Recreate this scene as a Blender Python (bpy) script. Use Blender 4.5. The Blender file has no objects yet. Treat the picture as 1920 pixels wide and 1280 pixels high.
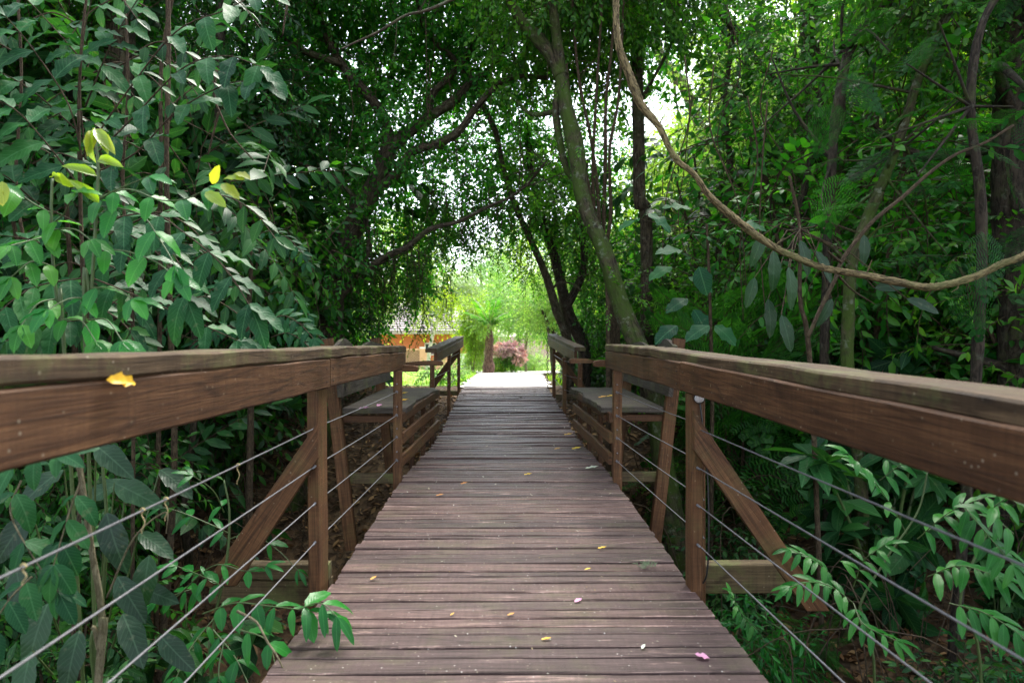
import bpy, math, random
import numpy as np
from math import radians as R_, sin, cos, pi
from mathutils import Vector, Matrix, Euler

# ------------------------------------------------------------------ camera, sky, sun, exposure
SC = bpy.context.scene
COL = SC.collection
F = 1280.0                                   # focal length in photo pixels (photo 1920 x 1280)
CAMZ = 1.10
cam_d = bpy.data.cameras.new('camera'); cam = bpy.data.objects.new('camera', cam_d); COL.objects.link(cam)
cam_d.lens = 24.0; cam_d.sensor_width = 36.0; cam_d.clip_start = 0.05; cam_d.clip_end = 3000
YAW = -math.atan(15 / F); PITCH = math.atan(4 / F)
cam.location = (0, 0, CAMZ)
cam.rotation_euler = Euler((pi / 2 + PITCH, 0, YAW), 'XYZ')
cam_d.dof.use_dof = True; cam_d.dof.focus_distance = 3.9; cam_d.dof.aperture_fstop = 3.5
SC.camera = cam
_CR = cam.rotation_euler.to_matrix()

SUN_EL, SUN_AZ = R_(60), R_(24)              # azimuth from +Y towards +X
w = bpy.data.worlds.new('World'); SC.world = w; w.use_nodes = True
_n = w.node_tree.nodes; _l = w.node_tree.links
_bg = _n['Background']; _sk = _n.new('ShaderNodeTexSky'); _sk.sky_type = 'NISHITA'; _sk.sun_disc = False
_sk.sun_elevation = SUN_EL; _sk.sun_rotation = SUN_AZ; _sk.air_density = 1.0; _sk.dust_density = 2.0; _sk.ozone_density = 0.6
_hs = _n.new('ShaderNodeHueSaturation'); _hs.inputs['Saturation'].default_value = .45      # thin bright cloud
_l.new(_sk.outputs[0], _hs.inputs['Color']); _l.new(_hs.outputs[0], _bg.inputs[0]); _bg.inputs[1].default_value = 0.15
sd = bpy.data.lights.new('sun', 'SUN'); sd.energy = 1.5; sd.angle = R_(24); sd.color = (1, .95, .86)
sun = bpy.data.objects.new('sun', sd); COL.objects.link(sun)
sun_dir = Vector((sin(SUN_AZ) * cos(SUN_EL), cos(SUN_AZ) * cos(SUN_EL), sin(SUN_EL)))
sun.rotation_euler = sun_dir.to_track_quat('Z', 'Y').to_euler()
SC.view_settings.view_transform = 'Standard'; SC.view_settings.look = 'None'
SC.view_settings.exposure = 2.5; SC.view_settings.gamma = 1.0
SC.cycles.max_bounces = 8; SC.cycles.transparent_max_bounces = 4; SC.cycles.transmission_bounces = 4
SC.cycles.diffuse_bounces = 4; SC.cycles.glossy_bounces = 2
SC.cycles.use_denoising = True

rng = np.random.default_rng(11)
random.seed(5)

# ------------------------------------------------------------------ helpers
def at(px, py, Y):
    """a point of the place at distance Y along the bridge, seen at that spot of the photo"""
    d = _CR @ Vector(((px - 960) / F, -(py - 640) / F, -1.0))
    k = Y / d.y
    return np.array((d.x * k, Y, CAMZ + d.z * k))

SLOPE = 44 / 1280.0                          # the deck climbs gently away from the camera
def DZ(Y): return SLOPE * Y
def W(x, y, z): return np.array((x, y, z + SLOPE * y), float)      # heights measured from the deck
def V3(*a): return np.array(a, float)
def unit(v):
    v = np.asarray(v, float); return v / (np.linalg.norm(v) + 1e-12)

class T:                                      # a piece of mesh: verts, loops, face sizes, material per face, uv per loop
    def __init__(s, V, L, S, M=None, U=None):
        s.V = np.asarray(V, float).reshape(-1, 3); s.L = np.asarray(L, np.int64); s.S = np.asarray(S, np.int64)
        s.M = np.zeros(len(s.S), np.int64) if M is None else np.asarray(M, np.int64)
        s.U = np.zeros((len(s.L), 2)) if U is None else np.asarray(U, float)
    def mat(s, i): return T(s.V, s.L, s.S, np.full(len(s.S), i), s.U)
    def moved(s, R=None, t=(0, 0, 0), k=1.0):
        V = s.V * k
        if R is not None: V = V @ np.asarray(R).T
        return T(V + np.asarray(t, float), s.L, s.S, s.M, s.U)

def tjoin(ts):
    off = 0; V, L, S, M, U = [], [], [], [], []
    for t in ts:
        V.append(t.V); L.append(t.L + off); S.append(t.S); M.append(t.M); U.append(t.U); off += len(t.V)
    return T(np.concatenate(V), np.concatenate(L), np.concatenate(S), np.concatenate(M), np.concatenate(U))

def scatter(tpls, P, R, S):
    """many copies of the templates at points P (N,3), rotations R (N,3,3), sizes S (N,), chosen at random"""
    N = len(P); pick = rng.integers(0, len(tpls), N); out = []
    for k, t in enumerate(tpls):
        m = pick == k; n = int(m.sum())
        if not n: continue
        V = np.einsum('nij,vj->nvi', R[m], t.V) * S[m][:, None, None] + P[m][:, None]
        L = t.L[None] + (np.arange(n) * len(t.V))[:, None]
        out.append(T(V.reshape(-1, 3), L.reshape(-1), np.tile(t.S, n), np.tile(t.M, n), np.tile(t.U, (n, 1))))
    return tjoin(out)

def frame(y, n):
    """rotation matrices (N,3,3) whose columns are x, y (leaf axis) and z (leaf normal)"""
    y = y / (np.linalg.norm(y, axis=-1, keepdims=True) + 1e-9)
    x = np.cross(y, n); x /= (np.linalg.norm(x, axis=-1, keepdims=True) + 1e-9)
    z = np.cross(x, y)
    return np.stack([x, y, z], -1)
def frame1(y, n): return frame(np.asarray(y, float)[None], np.asarray(n, float)[None])[0]

def mesh_of(name, t, mats, smooth=True):
    me = bpy.data.meshes.new(name)
    me.vertices.add(len(t.V)); me.vertices.foreach_set('co', t.V.astype(np.float32).ravel())
    me.loops.add(len(t.L)); me.loops.foreach_set('vertex_index', t.L.astype(np.int32))
    me.polygons.add(len(t.S)); st = np.concatenate([[0], np.cumsum(t.S)[:-1]])
    me.polygons.foreach_set('loop_start', st.astype(np.int32))
    me.polygons.foreach_set('material_index', t.M.astype(np.int32))
    me.polygons.foreach_set('use_smooth', np.full(len(t.S), smooth))
    uv = me.uv_layers.new(name='UVMap'); uv.data.foreach_set('uv', t.U.astype(np.float32).ravel())
    for m in mats: me.materials.append(m)
    me.update(calc_edges=True)
    return me

def obj(name, t, mats, parent=None, smooth=True, label=None):
    """one mesh object; t in world coordinates, the parent's own place is taken off"""
    if not isinstance(mats, (list, tuple)): mats = [mats]
    if isinstance(t, (list, tuple)): t = tjoin(t)
    if parent is None:
        base = np.array(((t.V[:, 0].min() + t.V[:, 0].max()) / 2, (t.V[:, 1].min() + t.V[:, 1].max()) / 2, t.V[:, 2].min()))
        o = bpy.data.objects.new(name, mesh_of(name, t.moved(t=-base), mats, smooth)); o.location = base
    else:
        if 'w' in parent: loc = np.array(parent['w'])
        else: loc = np.array(parent.location)
        o = bpy.data.objects.new(name, mesh_of(name, t.moved(t=-loc), mats, smooth)); o.parent = parent
        o['w'] = [float(c) for c in loc]
    COL.objects.link(o)
    if label: o['label'] = label
    return o

def tag(o, label, cat, group=None):
    o['label'] = label; o['category'] = cat
    if group: o['group'] = group
    return o
def thing(name, label, cat, loc, group=None):
    o = bpy.data.objects.new(name, None); COL.objects.link(o); o.location = loc; o.empty_display_size = .1
    return tag(o, label, cat, group)
def setting(name, t, mats, kind='structure', smooth=True):
    o = obj(name, t, mats, smooth=smooth); o['kind'] = kind; return o
def copy_thing(src, loc, rotz=0, scale=1.0, label=None, group=None, tilt=(0, 0)):
    def cp(o, par):
        c = o.copy(); COL.objects.link(c)
        if par is not None: c.parent = par
        for ch in [x for x in ALLCH.get(o.name, [])]: cp(ch, c)
        return c
    c = cp(src, None); c.location = loc; c.rotation_euler = (tilt[0], tilt[1], rotz)
    c.scale = (scale,) * 3 if np.isscalar(scale) else scale
    if label: c['label'] = label
    if group: c['group'] = group
    return c
ALLCH = {}
def index_children(root):
    ALLCH[root.name] = list(root.children)
    for c in root.children: index_children(c)

def spline(pts, n=8):
    """Catmull-Rom through the points"""
    P = np.asarray(pts, float); P = np.vstack([2 * P[0] - P[1], P, 2 * P[-1] - P[-2]]); out = []
    for i in range(1, len(P) - 2):
        for s in range(n):
            t = s / n; a, b, c, d = P[i - 1], P[i], P[i + 1], P[i + 2]
            out.append(.5 * (2 * b + (c - a) * t + (2 * a - 5 * b + 4 * c - d) * t * t + (3 * b - a - 3 * c + d) * t ** 3))
    out.append(P[-2]); return np.array(out)

def tube(pts, radii, seg=8, cap=True, wob=0.0, seed=0):
    P = np.asarray(pts, float); n = len(P)
    rad = np.interp(np.linspace(0, 1, n), np.linspace(0, 1, len(radii)), radii) if not np.isscalar(radii) else np.full(n, radii)
    D = np.gradient(P, axis=0); D /= np.linalg.norm(D, axis=1, keepdims=True) + 1e-9
    up = V3(0, 0, 1) if abs(D[0][2]) < .9 else V3(1, 0, 0)
    X = np.zeros_like(P); Yv = np.zeros_like(P); x = np.cross(D[0], up)
    for i in range(n):
        x = x - D[i] * np.dot(x, D[i]); x = x / (np.linalg.norm(x) + 1e-9); X[i] = x; Yv[i] = np.cross(D[i], x)
    a = np.linspace(0, 2 * pi, seg, endpoint=False)
    rr = rad[:, None] * np.ones(seg)[None]
    if wob:
        g = np.random.default_rng(seed); ln = np.concatenate([[0], np.cumsum(np.linalg.norm(np.diff(P, axis=0), axis=1))])
        for k in range(5):
            f = g.uniform(1, 9); m = g.integers(1, 5); ph = g.uniform(0, 6.28, 2)
            rr = rr * (1 + wob * .5 * np.sin(f * ln[:, None] + ph[0] + m * a[None]) * np.cos(m * a[None] + ph[1]))
        rr = rr * (1 + wob * .35 * g.normal(size=rr.shape))
    V = (P[:, None] + rr[..., None] * (np.cos(a)[None, :, None] * X[:, None] + np.sin(a)[None, :, None] * Yv[:, None])).reshape(-1, 3)
    i, j = np.meshgrid(np.arange(n - 1), np.arange(seg), indexing='ij'); j2 = (j + 1) % seg
    L = np.stack([i * seg + j, i * seg + j2, (i + 1) * seg + j2, (i + 1) * seg + j], -1).reshape(-1, 4)
    ln = np.concatenate([[0], np.cumsum(np.linalg.norm(np.diff(P, axis=0), axis=1))])
    uu = lambda jj, ii: np.stack([jj / seg * 2 * pi * rad.mean(), ln[ii]], -1)
    U = np.stack([uu(j, i), uu(j + 1, i), uu(j + 1, i + 1), uu(j, i + 1)], 2).reshape(-1, 2)
    S = np.full(len(L), 4); L = L.reshape(-1)
    if cap:
        L = np.concatenate([L, np.arange(seg)[::-1], (n - 1) * seg + np.arange(seg)]); S = np.concatenate([S, [seg, seg]])
        U = np.vstack([U, np.zeros((2 * seg, 2))])
    return T(V, L, S, None, U)

def prism(outline, o, ax, ay, az, th, c=0.0):
    """outline (2D, counter-clockwise) in the plane o + x*ax + y*ay, thickness th along az; uv in metres"""
    O = np.asarray(outline, float); n = len(O); o, ax, ay, az = map(lambda v: np.asarray(v, float), (o, ax, ay, az))
    ctr = O.mean(0)
    rings = [(0.0, -c), (c, 0), (th - c, 0), (th, -c)] if c else [(0.0, 0), (th, 0)]
    V = []
    for z, ins in rings:
        d = ctr - O; ln = np.linalg.norm(d, axis=1, keepdims=True)
        Q = O + d / ln * (-ins)
        V.append(o + Q[:, :1] * ax + Q[:, 1:] * ay + z * az)
    V = np.vstack(V); m = len(rings); L = []; S = []; U = []
    off = rng.uniform(0, 50, 2)
    for k in range(m - 1):
        for i in range(n):
            j = (i + 1) % n
            L += [k * n + i, k * n + j, (k + 1) * n + j, (k + 1) * n + i]; S.append(4)
            dz = rings[k + 1][0] - rings[k][0]
            U += [O[i] + off, O[j] + off, O[j] + off + (0, dz + .002), O[i] + off + (0, dz + .002)]
    L += list(range(n))[::-1]; S.append(n); U += [O[i] + off for i in range(n)][::-1]
    L += [(m - 1) * n + i for i in range(n)]; S.append(n); U += [O[i] + off for i in range(n)]
    return T(V, L, S, None, np.array(U))

def board(p0, p1, wd, th, up=(0, 0, 1), c=0.004, nseg=1, bend=0.0):
    """a sawn board from p0 to p1 (centre line), wd along up, th across; edges chamfered; uv: u along the grain"""
    p0 = np.asarray(p0, float); p1 = np.asarray(p1, float); d = unit(p1 - p0); s = unit(np.cross(d, up)); u = np.cross(s, d)
    a, b = th / 2, wd / 2
    cs = np.array([(-a + c, -b), (a - c, -b), (a, -b + c), (a, b - c), (a - c, b), (-a + c, b), (-a, b - c), (-a, -b + c)])
    Ln = np.linalg.norm(p1 - p0); per = np.concatenate([[0], np.cumsum(np.linalg.norm(np.diff(np.vstack([cs, cs[:1]]), axis=0), axis=1))])
    V = []
    for k in range(nseg + 1):
        t = k / nseg; jit = rng.normal(0, bend, 2) if bend else (0, 0)
        V.append(p0 + d * Ln * t + (cs[:, :1] + jit[0]) * s + (cs[:, 1:] + jit[1]) * u)
    V = np.vstack(V); L = []; S = []; U = []; off = rng.uniform(0, 50, 2)
    for k in range(nseg):
        for i in range(8):
            j = (i + 1) % 8
            L += [k * 8 + i, k * 8 + j, (k + 1) * 8 + j, (k + 1) * 8 + i]; S.append(4)
            u0, u1 = Ln * k / nseg, Ln * (k + 1) / nseg
            U += [(u0, per[i]), (u0, per[i + 1]), (u1, per[i + 1]), (u1, per[i])]
    L += [7 - i for i in range(8)]; S.append(8); U += [(cs[7 - i][0] * .3, cs[7 - i][1]) for i in range(8)]
    L += [nseg * 8 + i for i in range(8)]; S.append(8); U += [(cs[i][0] * .3, cs[i][1]) for i in range(8)]
    return T(V, L, S, None, np.array(U) + off)

# ------------------------------------------------------------------ materials
def mk(name):
    m = bpy.data.materials.new(name); m.use_nodes = True; m.node_tree.nodes.clear(); return m, m.node_tree.nodes, m.node_tree.links
def nd(ns, typ, **kw):
    n = ns.new(typ)
    for k, v in kw.items():
        if k.startswith('i_'):
            key = k[2:].replace('_', ' '); key = int(key) if key.isdigit() else key
            n.inputs[key].default_value = v
        else: setattr(n, k, v)
    return n
def ramp(ns, stops, interp='LINEAR'):
    r = ns.new('ShaderNodeValToRGB'); r.color_ramp.interpolation = interp; e = r.color_ramp.elements
    while len(e) < len(stops): e.new(.5)
    for k, (p, c) in enumerate(stops): e[k].position = p; e[k].color = (*c, 1) if len(c) == 3 else c
    return r
def mixc(ns, ls, fac, a, b, mode='MIX'):
    m = ns.new('ShaderNodeMix'); m.data_type = 'RGBA'; m.blend_type = mode
    for sock, v in ((m.inputs[0], fac), (m.inputs[6], a), (m.inputs[7], b)):
        if hasattr(v, 'is_output'): ls.new(v, sock)
        elif isinstance(v, (int, float)): sock.default_value = v
        else: sock.default_value = (*v, 1)
    return m.outputs[2]

def wood(name, dark, mid, light, rough=.62, moss=0.0, spec=.22, grime=.5, worn=0.0):
    m, ns, ls = mk(name)
    uv = nd(ns, 'ShaderNodeUVMap'); geo = nd(ns, 'ShaderNodeNewGeometry'); tc = nd(ns, 'ShaderNodeTexCoord')
    mp = nd(ns, 'ShaderNodeMapping'); mp.inputs['Scale'].default_value = (1.6, 42, 1); ls.new(uv.outputs[0], mp.inputs[0])
    g1 = nd(ns, 'ShaderNodeTexNoise', i_Scale=1.6, i_Detail=8.0, i_Roughness=.65, i_Distortion=.6); ls.new(mp.outputs[0], g1.inputs['Vector'])
    mp2 = nd(ns, 'ShaderNodeMapping'); mp2.inputs['Scale'].default_value = (2.5, 130, 1); ls.new(uv.outputs[0], mp2.inputs[0])
    g2 = nd(ns, 'ShaderNodeTexNoise', i_Scale=2.0, i_Detail=5.0, i_Roughness=.7); ls.new(mp2.outputs[0], g2.inputs['Vector'])
    r = ramp(ns, [(.30, dark), (.5, mid), (.72, light)]); ls.new(g1.outputs[0], r.inputs[0])
    # each board has its own tone
    isl = ramp(ns, [(0, (.62, .62, .64)), (.5, (.95, .95, .95)), (1, (1.3, 1.22, 1.16))]); ls.new(geo.outputs['Random Per Island'], isl.inputs[0])
    c = mixc(ns, ls, 1.0, r.outputs[0], isl.outputs[0], 'MULTIPLY')
    fine = ramp(ns, [(.38, (.5, .48, .46)), (.56, (1.06, 1.06, 1.06))]); ls.new(g2.outputs[0], fine.inputs[0])
    c = mixc(ns, ls, .65, c, fine.outputs[0], 'MULTIPLY')
    # weather stains
    st = nd(ns, 'ShaderNodeTexNoise', i_Scale=3.3, i_Detail=7.0, i_Roughness=.62); ls.new(tc.outputs['Object'], st.inputs['Vector'])
    sr = ramp(ns, [(.36, (.42, .38, .36)), (.58, (1.05, 1.05, 1.05))]); ls.new(st.outputs[0], sr.inputs[0])
    c = mixc(ns, ls, grime, c, sr.outputs[0], 'MULTIPLY')
    # knots
    kn = nd(ns, 'ShaderNodeTexVoronoi', i_Scale=3.0); mk_ = nd(ns, 'ShaderNodeMapping'); mk_.inputs['Scale'].default_value = (1.1, 3.6, 1)
    ls.new(uv.outputs[0], mk_.inputs[0]); ls.new(mk_.outputs[0], kn.inputs['Vector'])
    kr = ramp(ns, [(.03, (.25, .2, .17)), (.10, (1, 1, 1))]); ls.new(kn.outputs['Distance'], kr.inputs[0])
    c = mixc(ns, ls, .8, c, kr.outputs[0], 'MULTIPLY')
    if worn:      # pale pinkish raw wood where feet have scraped the boards
        wn = nd(ns, 'ShaderNodeTexNoise', i_Scale=1.0, i_Detail=6.0, i_Roughness=.7, i_Distortion=.4)
        mw = nd(ns, 'ShaderNodeMapping'); mw.inputs['Scale'].default_value = (2.2, 24, 1); ls.new(uv.outputs[0], mw.inputs[0]); ls.new(mw.outputs[0], wn.inputs['Vector'])
        wr = ramp(ns, [(.60, (0, 0, 0)), (.72, (worn,) * 3)]); ls.new(wn.outputs[0], wr.inputs[0])
        c = mixc(ns, ls, wr.outputs[0], c, (.42, .29, .25))
        sp = nd(ns, 'ShaderNodeTexVoronoi', i_Scale=26.0); ls.new(tc.outputs['Object'], sp.inputs['Vector'])
        spr = ramp(ns, [(.05, (.8, .8, .8)), (.09, (0, 0, 0))]); ls.new(sp.outputs['Distance'], spr.inputs[0])
        c = mixc(ns, ls, spr.outputs[0], c, (.42, .40, .36))
    # saw marks across the board and pale lichen specks
    mp3 = nd(ns, 'ShaderNodeMapping'); mp3.inputs['Scale'].default_value = (85, 5, 1); ls.new(uv.outputs[0], mp3.inputs[0])
    g3 = nd(ns, 'ShaderNodeTexNoise', i_Scale=1.0, i_Detail=3.0); ls.new(mp3.outputs[0], g3.inputs['Vector'])
    g3r = ramp(ns, [(.35, (.80, .79, .78)), (.62, (1.12, 1.12, 1.12))]); ls.new(g3.outputs[0], g3r.inputs[0])
    c = mixc(ns, ls, .7, c, g3r.outputs[0], 'MULTIPLY')
    lk = nd(ns, 'ShaderNodeTexVoronoi', i_Scale=34.0); ls.new(tc.outputs['Object'], lk.inputs['Vector'])
    lkr = ramp(ns, [(.07, (.55, .55, .55)), (.12, (0, 0, 0))]); ls.new(lk.outputs['Distance'], lkr.inputs[0])
    lm = nd(ns, 'ShaderNodeMath', operation='MULTIPLY'); ls.new(lkr.outputs[0], lm.inputs[0]); ls.new(sr.outputs[0], lm.inputs[1])
    c = mixc(ns, ls, lm.outputs[0], c, (.30, .26, .19))
    # long drying cracks
    mp4 = nd(ns, 'ShaderNodeMapping'); mp4.inputs['Scale'].default_value = (1.3, 26, 1); ls.new(uv.outputs[0], mp4.inputs[0])
    g4 = nd(ns, 'ShaderNodeTexVoronoi', i_Scale=1.0); g4.feature = 'DISTANCE_TO_EDGE'; ls.new(mp4.outputs[0], g4.inputs['Vector'])
    g4r = ramp(ns, [(.0, (.25, .22, .2)), (.035, (1, 1, 1))]); ls.new(g4.outputs['Distance'], g4r.inputs[0])
    c = mixc(ns, ls, .6, c, g4r.outputs[0], 'MULTIPLY')
    if moss:
        mo = nd(ns, 'ShaderNodeTexNoise', i_Scale=5.0, i_Detail=9.0, i_Roughness=.7); ls.new(tc.outputs['Object'], mo.inputs['Vector'])
        mr = ramp(ns, [(.50, (0, 0, 0)), (.66, (moss,) * 3)]); ls.new(mo.outputs[0], mr.inputs[0])
        c = mixc(ns, ls, mr.outputs[0], c, (.10, .115, .035))
    b = nd(ns, 'ShaderNodeBsdfPrincipled'); b.inputs['Specular IOR Level'].default_value = spec
    rr = nd(ns, 'ShaderNodeMapRange', i_3=rough - .12, i_4=rough + .18); ls.new(st.outputs[0], rr.inputs[0]); ls.new(rr.outputs[0], b.inputs['Roughness'])
    ls.new(c, b.inputs['Base Color'])
    add = nd(ns, 'ShaderNodeMath', operation='ADD'); ls.new(g1.outputs[0], add.inputs[0]); ls.new(g2.outputs[0], add.inputs[1])
    bp = nd(ns, 'ShaderNodeBump', i_Strength=.55, i_Distance=.004); ls.new(add.outputs[0], bp.inputs['Height']); ls.new(bp.outputs[0], b.inputs['Normal'])
    o = nd(ns, 'ShaderNodeOutputMaterial'); ls.new(b.outputs[0], o.inputs[0]); return m

def bark(name, base, dark, moss=.5, lichen=.5, scale=1.0, mosscol=(.07, .11, .02)):
    m, ns, ls = mk(name); tc = nd(ns, 'ShaderNodeTexCoord'); uv = nd(ns, 'ShaderNodeUVMap')
    mp = nd(ns, 'ShaderNodeMapping'); mp.inputs['Scale'].default_value = (30 * scale, 8 * scale, 1); ls.new(uv.outputs[0], mp.inputs[0])
    a = nd(ns, 'ShaderNodeTexNoise', i_Scale=1.0, i_Detail=8.0, i_Roughness=.7, i_Distortion=1.0); ls.new(mp.outputs[0], a.inputs['Vector'])
    r = ramp(ns, [(.42, dark), (.58, base)]); ls.new(a.outputs[0], r.inputs[0])
    b2 = nd(ns, 'ShaderNodeTexNoise', i_Scale=4.0, i_Detail=8.0, i_Roughness=.7); ls.new(tc.outputs['Object'], b2.inputs['Vector'])
    mr = ramp(ns, [(.62 - .3 * moss, (0, 0, 0)), (.78 - .3 * moss, (min(1, moss * 1.4),) * 3)]); ls.new(b2.outputs[0], mr.inputs[0])
    c = mixc(ns, ls, mr.outputs[0], r.outputs[0], mosscol)
    l2 = nd(ns, 'ShaderNodeTexNoise', i_Scale=13.0, i_Detail=6.0, i_Roughness=.7); ls.new(tc.outputs['Object'], l2.inputs['Vector'])
    lr = ramp(ns, [(.57, (0, 0, 0)), (.64, (lichen,) * 3)]); ls.new(l2.outputs[0], lr.inputs[0])
    c = mixc(ns, ls, lr.outputs[0], c, (.17, .19, .14))
    b = nd(ns, 'ShaderNodeBsdfPrincipled', i_Roughness=.85); b.inputs['Specular IOR Level'].default_value = .2; ls.new(c, b.inputs['Base Color'])
    bp = nd(ns, 'ShaderNodeBump', i_Strength=1.0, i_Distance=.035); ls.new(a.outputs[0], bp.inputs['Height']); ls.new(bp.outputs[0], b.inputs['Normal'])
    o = nd(ns, 'ShaderNodeOutputMaterial'); ls.new(b.outputs[0], o.inputs[0]); return m

def leaf(name, cols, trans=.35, rough=.38, veins=0.0, spec=.5, blemish=0.0, tcol=None, tgain=1.6):
    """cols: dark .. light greens spread leaf by leaf"""
    m, ns, ls = mk(name); geo = nd(ns, 'ShaderNodeNewGeometry'); tc = nd(ns, 'ShaderNodeTexCoord'); oi = nd(ns, 'ShaderNodeObjectInfo')
    k = len(cols); r = ramp(ns, [(i / max(1, k - 1), c) for i, c in enumerate(cols)]); ls.new(geo.outputs['Random Per Island'], r.inputs[0])
    n1 = nd(ns, 'ShaderNodeTexNoise', i_Scale=1.3, i_Detail=2.0); ls.new(tc.outputs['Object'], n1.inputs['Vector'])
    r1 = ramp(ns, [(.32, (.72, .78, .8)), (.68, (1.25, 1.18, 1.0))]); ls.new(n1.outputs[0], r1.inputs[0])
    c = mixc(ns, ls, 1.0, r.outputs[0], r1.outputs[0], 'MULTIPLY')
    hs = nd(ns, 'ShaderNodeHueSaturation'); mr = nd(ns, 'ShaderNodeMapRange', i_3=.485, i_4=.515); ls.new(oi.outputs['Random'], mr.inputs[0])
    ls.new(mr.outputs[0], hs.inputs['Hue']); ls.new(c, hs.inputs['Color']); c = hs.outputs[0]
    b = nd(ns, 'ShaderNodeBsdfPrincipled', i_Roughness=rough); b.inputs['Specular IOR Level'].default_value = spec
    if veins:
        uv = nd(ns, 'ShaderNodeUVMap'); sx = nd(ns, 'ShaderNodeSeparateXYZ'); ls.new(uv.outputs[0], sx.inputs[0])
        s1 = nd(ns, 'ShaderNodeMath', operation='SUBTRACT', i_1=.5); ls.new(sx.outputs[0], s1.inputs[0])
        ab = nd(ns, 'ShaderNodeMath', operation='ABSOLUTE'); ls.new(s1.outputs[0], ab.inputs[0])
        mid = ramp(ns, [(.018, (1, 1, 1)), (.035, (0, 0, 0))]); ls.new(ab.outputs[0], mid.inputs[0])
        k1 = nd(ns, 'ShaderNodeMath', operation='MULTIPLY', i_1=.55); ls.new(ab.outputs[0], k1.inputs[0])
        s2 = nd(ns, 'ShaderNodeMath', operation='SUBTRACT'); ls.new(sx.outputs[1], s2.inputs[0]); ls.new(k1.outputs[0], s2.inputs[1])
        k2 = nd(ns, 'ShaderNodeMath', operation='MULTIPLY', i_1=10.0); ls.new(s2.outputs[0], k2.inputs[0])
        fr = nd(ns, 'ShaderNodeMath', operation='PINGPONG', i_1=.5); ls.new(k2.outputs[0], fr.inputs[0])
        sv = ramp(ns, [(.03, (.6, .6, .6)), (.10, (0, 0, 0))]); ls.new(fr.outputs[0], sv.inputs[0])
        mx = nd(ns, 'ShaderNodeMath', operation='MAXIMUM'); ls.new(mid.outputs[0], mx.inputs[0]); ls.new(sv.outputs[0], mx.inputs[1])
        vm = nd(ns, 'ShaderNodeMath', operation='MULTIPLY', i_1=veins); ls.new(mx.outputs[0], vm.inputs[0])
        c = mixc(ns, ls, vm.outputs[0], c, tuple(min(.6, 2.2 * x + .06) for x in cols[-1]))
        bp = nd(ns, 'ShaderNodeBump', i_Strength=.25, i_Distance=.003); ls.new(fr.outputs[0], bp.inputs['Height']); ls.new(bp.outputs[0], b.inputs['Normal'])
    if not veins or True:
        lb = nd(ns, 'ShaderNodeTexNoise', i_Scale=22.0, i_Detail=3.0); ls.new(tc.outputs['Object'], lb.inputs['Vector'])
        bq = nd(ns, 'ShaderNodeBump', i_Strength=.35, i_Distance=.01); ls.new(lb.outputs[0], bq.inputs['Height'])
        if veins: ls.new(bp.outputs[0], bq.inputs['Normal'])
        ls.new(bq.outputs[0], b.inputs['Normal'])
    if blemish:
        n2 = nd(ns, 'ShaderNodeTexNoise', i_Scale=38.0, i_Detail=4.0); ls.new(tc.outputs['Object'], n2.inputs['Vector'])
        r2 = ramp(ns, [(.62, (0, 0, 0)), (.70, (blemish,) * 3)]); ls.new(n2.outputs[0], r2.inputs[0])
        c = mixc(ns, ls, r2.outputs[0], c, (.16, .15, .09))
    ls.new(c, b.inputs['Base Color'])
    t = nd(ns, 'ShaderNodeBsdfTranslucent'); tc2 = mixc(ns, ls, 1.0, c, tcol or (1.25 * tgain, 1.35 * tgain, .45 * tgain), 'MULTIPLY'); ls.new(tc2, t.inputs[0])
    mx = nd(ns, 'ShaderNodeMixShader', i_0=trans); ls.new(b.outputs[0], mx.inputs[1]); ls.new(t.outputs[0], mx.inputs[2])
    o = nd(ns, 'ShaderNodeOutputMaterial'); ls.new(mx.outputs[0], o.inputs[0]); return m

def plain(name, col, rough=.6, metal=0.0, noise=.25, scale=8.0, bump=0.0, spec=.4, emit=None):
    m, ns, ls = mk(name); tc = nd(ns, 'ShaderNodeTexCoord')
    n = nd(ns, 'ShaderNodeTexNoise', i_Scale=scale, i_Detail=7.0, i_Roughness=.65); ls.new(tc.outputs['Object'], n.inputs['Vector'])
    r = ramp(ns, [(.3, tuple(x * (1 - noise) for x in col)), (.7, tuple(min(1, x * (1 + noise)) for x in col))]); ls.new(n.outputs[0], r.inputs[0])
    b = nd(ns, 'ShaderNodeBsdfPrincipled', i_Roughness=rough, i_Metallic=metal); b.inputs['Specular IOR Level'].default_value = spec
    ls.new(r.outputs[0], b.inputs['Base Color'])
    if bump:
        bp = nd(ns, 'ShaderNodeBump', i_Strength=.8, i_Distance=bump); ls.new(n.outputs[0], bp.inputs['Height']); ls.new(bp.outputs[0], b.inputs['Normal'])
    o = nd(ns, 'ShaderNodeOutputMaterial'); ls.new(b.outputs[0], o.inputs[0]); return m

M_DECK = wood('weathered deck board', (.050, .031, .028), (.080, .051, .047), (.128, .088, .082), rough=.5, moss=.18, worn=.9, grime=.35)
M_EDGE = wood('worn plank edge', (.045, .030, .025), (.12, .082, .07), (.36, .26, .22), rough=.7, grime=.7, worn=.8)
M_RAIL = wood('rail board', (.034, .015, .0065), (.074, .034, .0145), (.130, .066, .029), rough=.6, grime=.6)
M_CAP = wood('rail cap board', (.030, .019, .010), (.062, .039, .020), (.105, .070, .038), rough=.68, moss=.55, grime=.5)
M_POST = wood('post board', (.044, .020, .008), (.098, .045, .018), (.162, .083, .036), rough=.6, moss=.2, grime=.5)
M_BEAM = wood('mossy beam', (.050, .036, .018), (.095, .070, .036), (.15, .115, .06), rough=.75, moss=.9, grime=.6)
M_GREY = wood('grey bench board', (.032, .027, .022), (.062, .053, .043), (.115, .100, .082), rough=.75, moss=.45, grime=.6)
M_WIRE = plain('steel wire', (.17, .17, .18), .5, .6, .2, 60)
M_STEEL = plain('dull galvanised steel', (.30, .30, .30), .4, .8, .3, 30)
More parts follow.
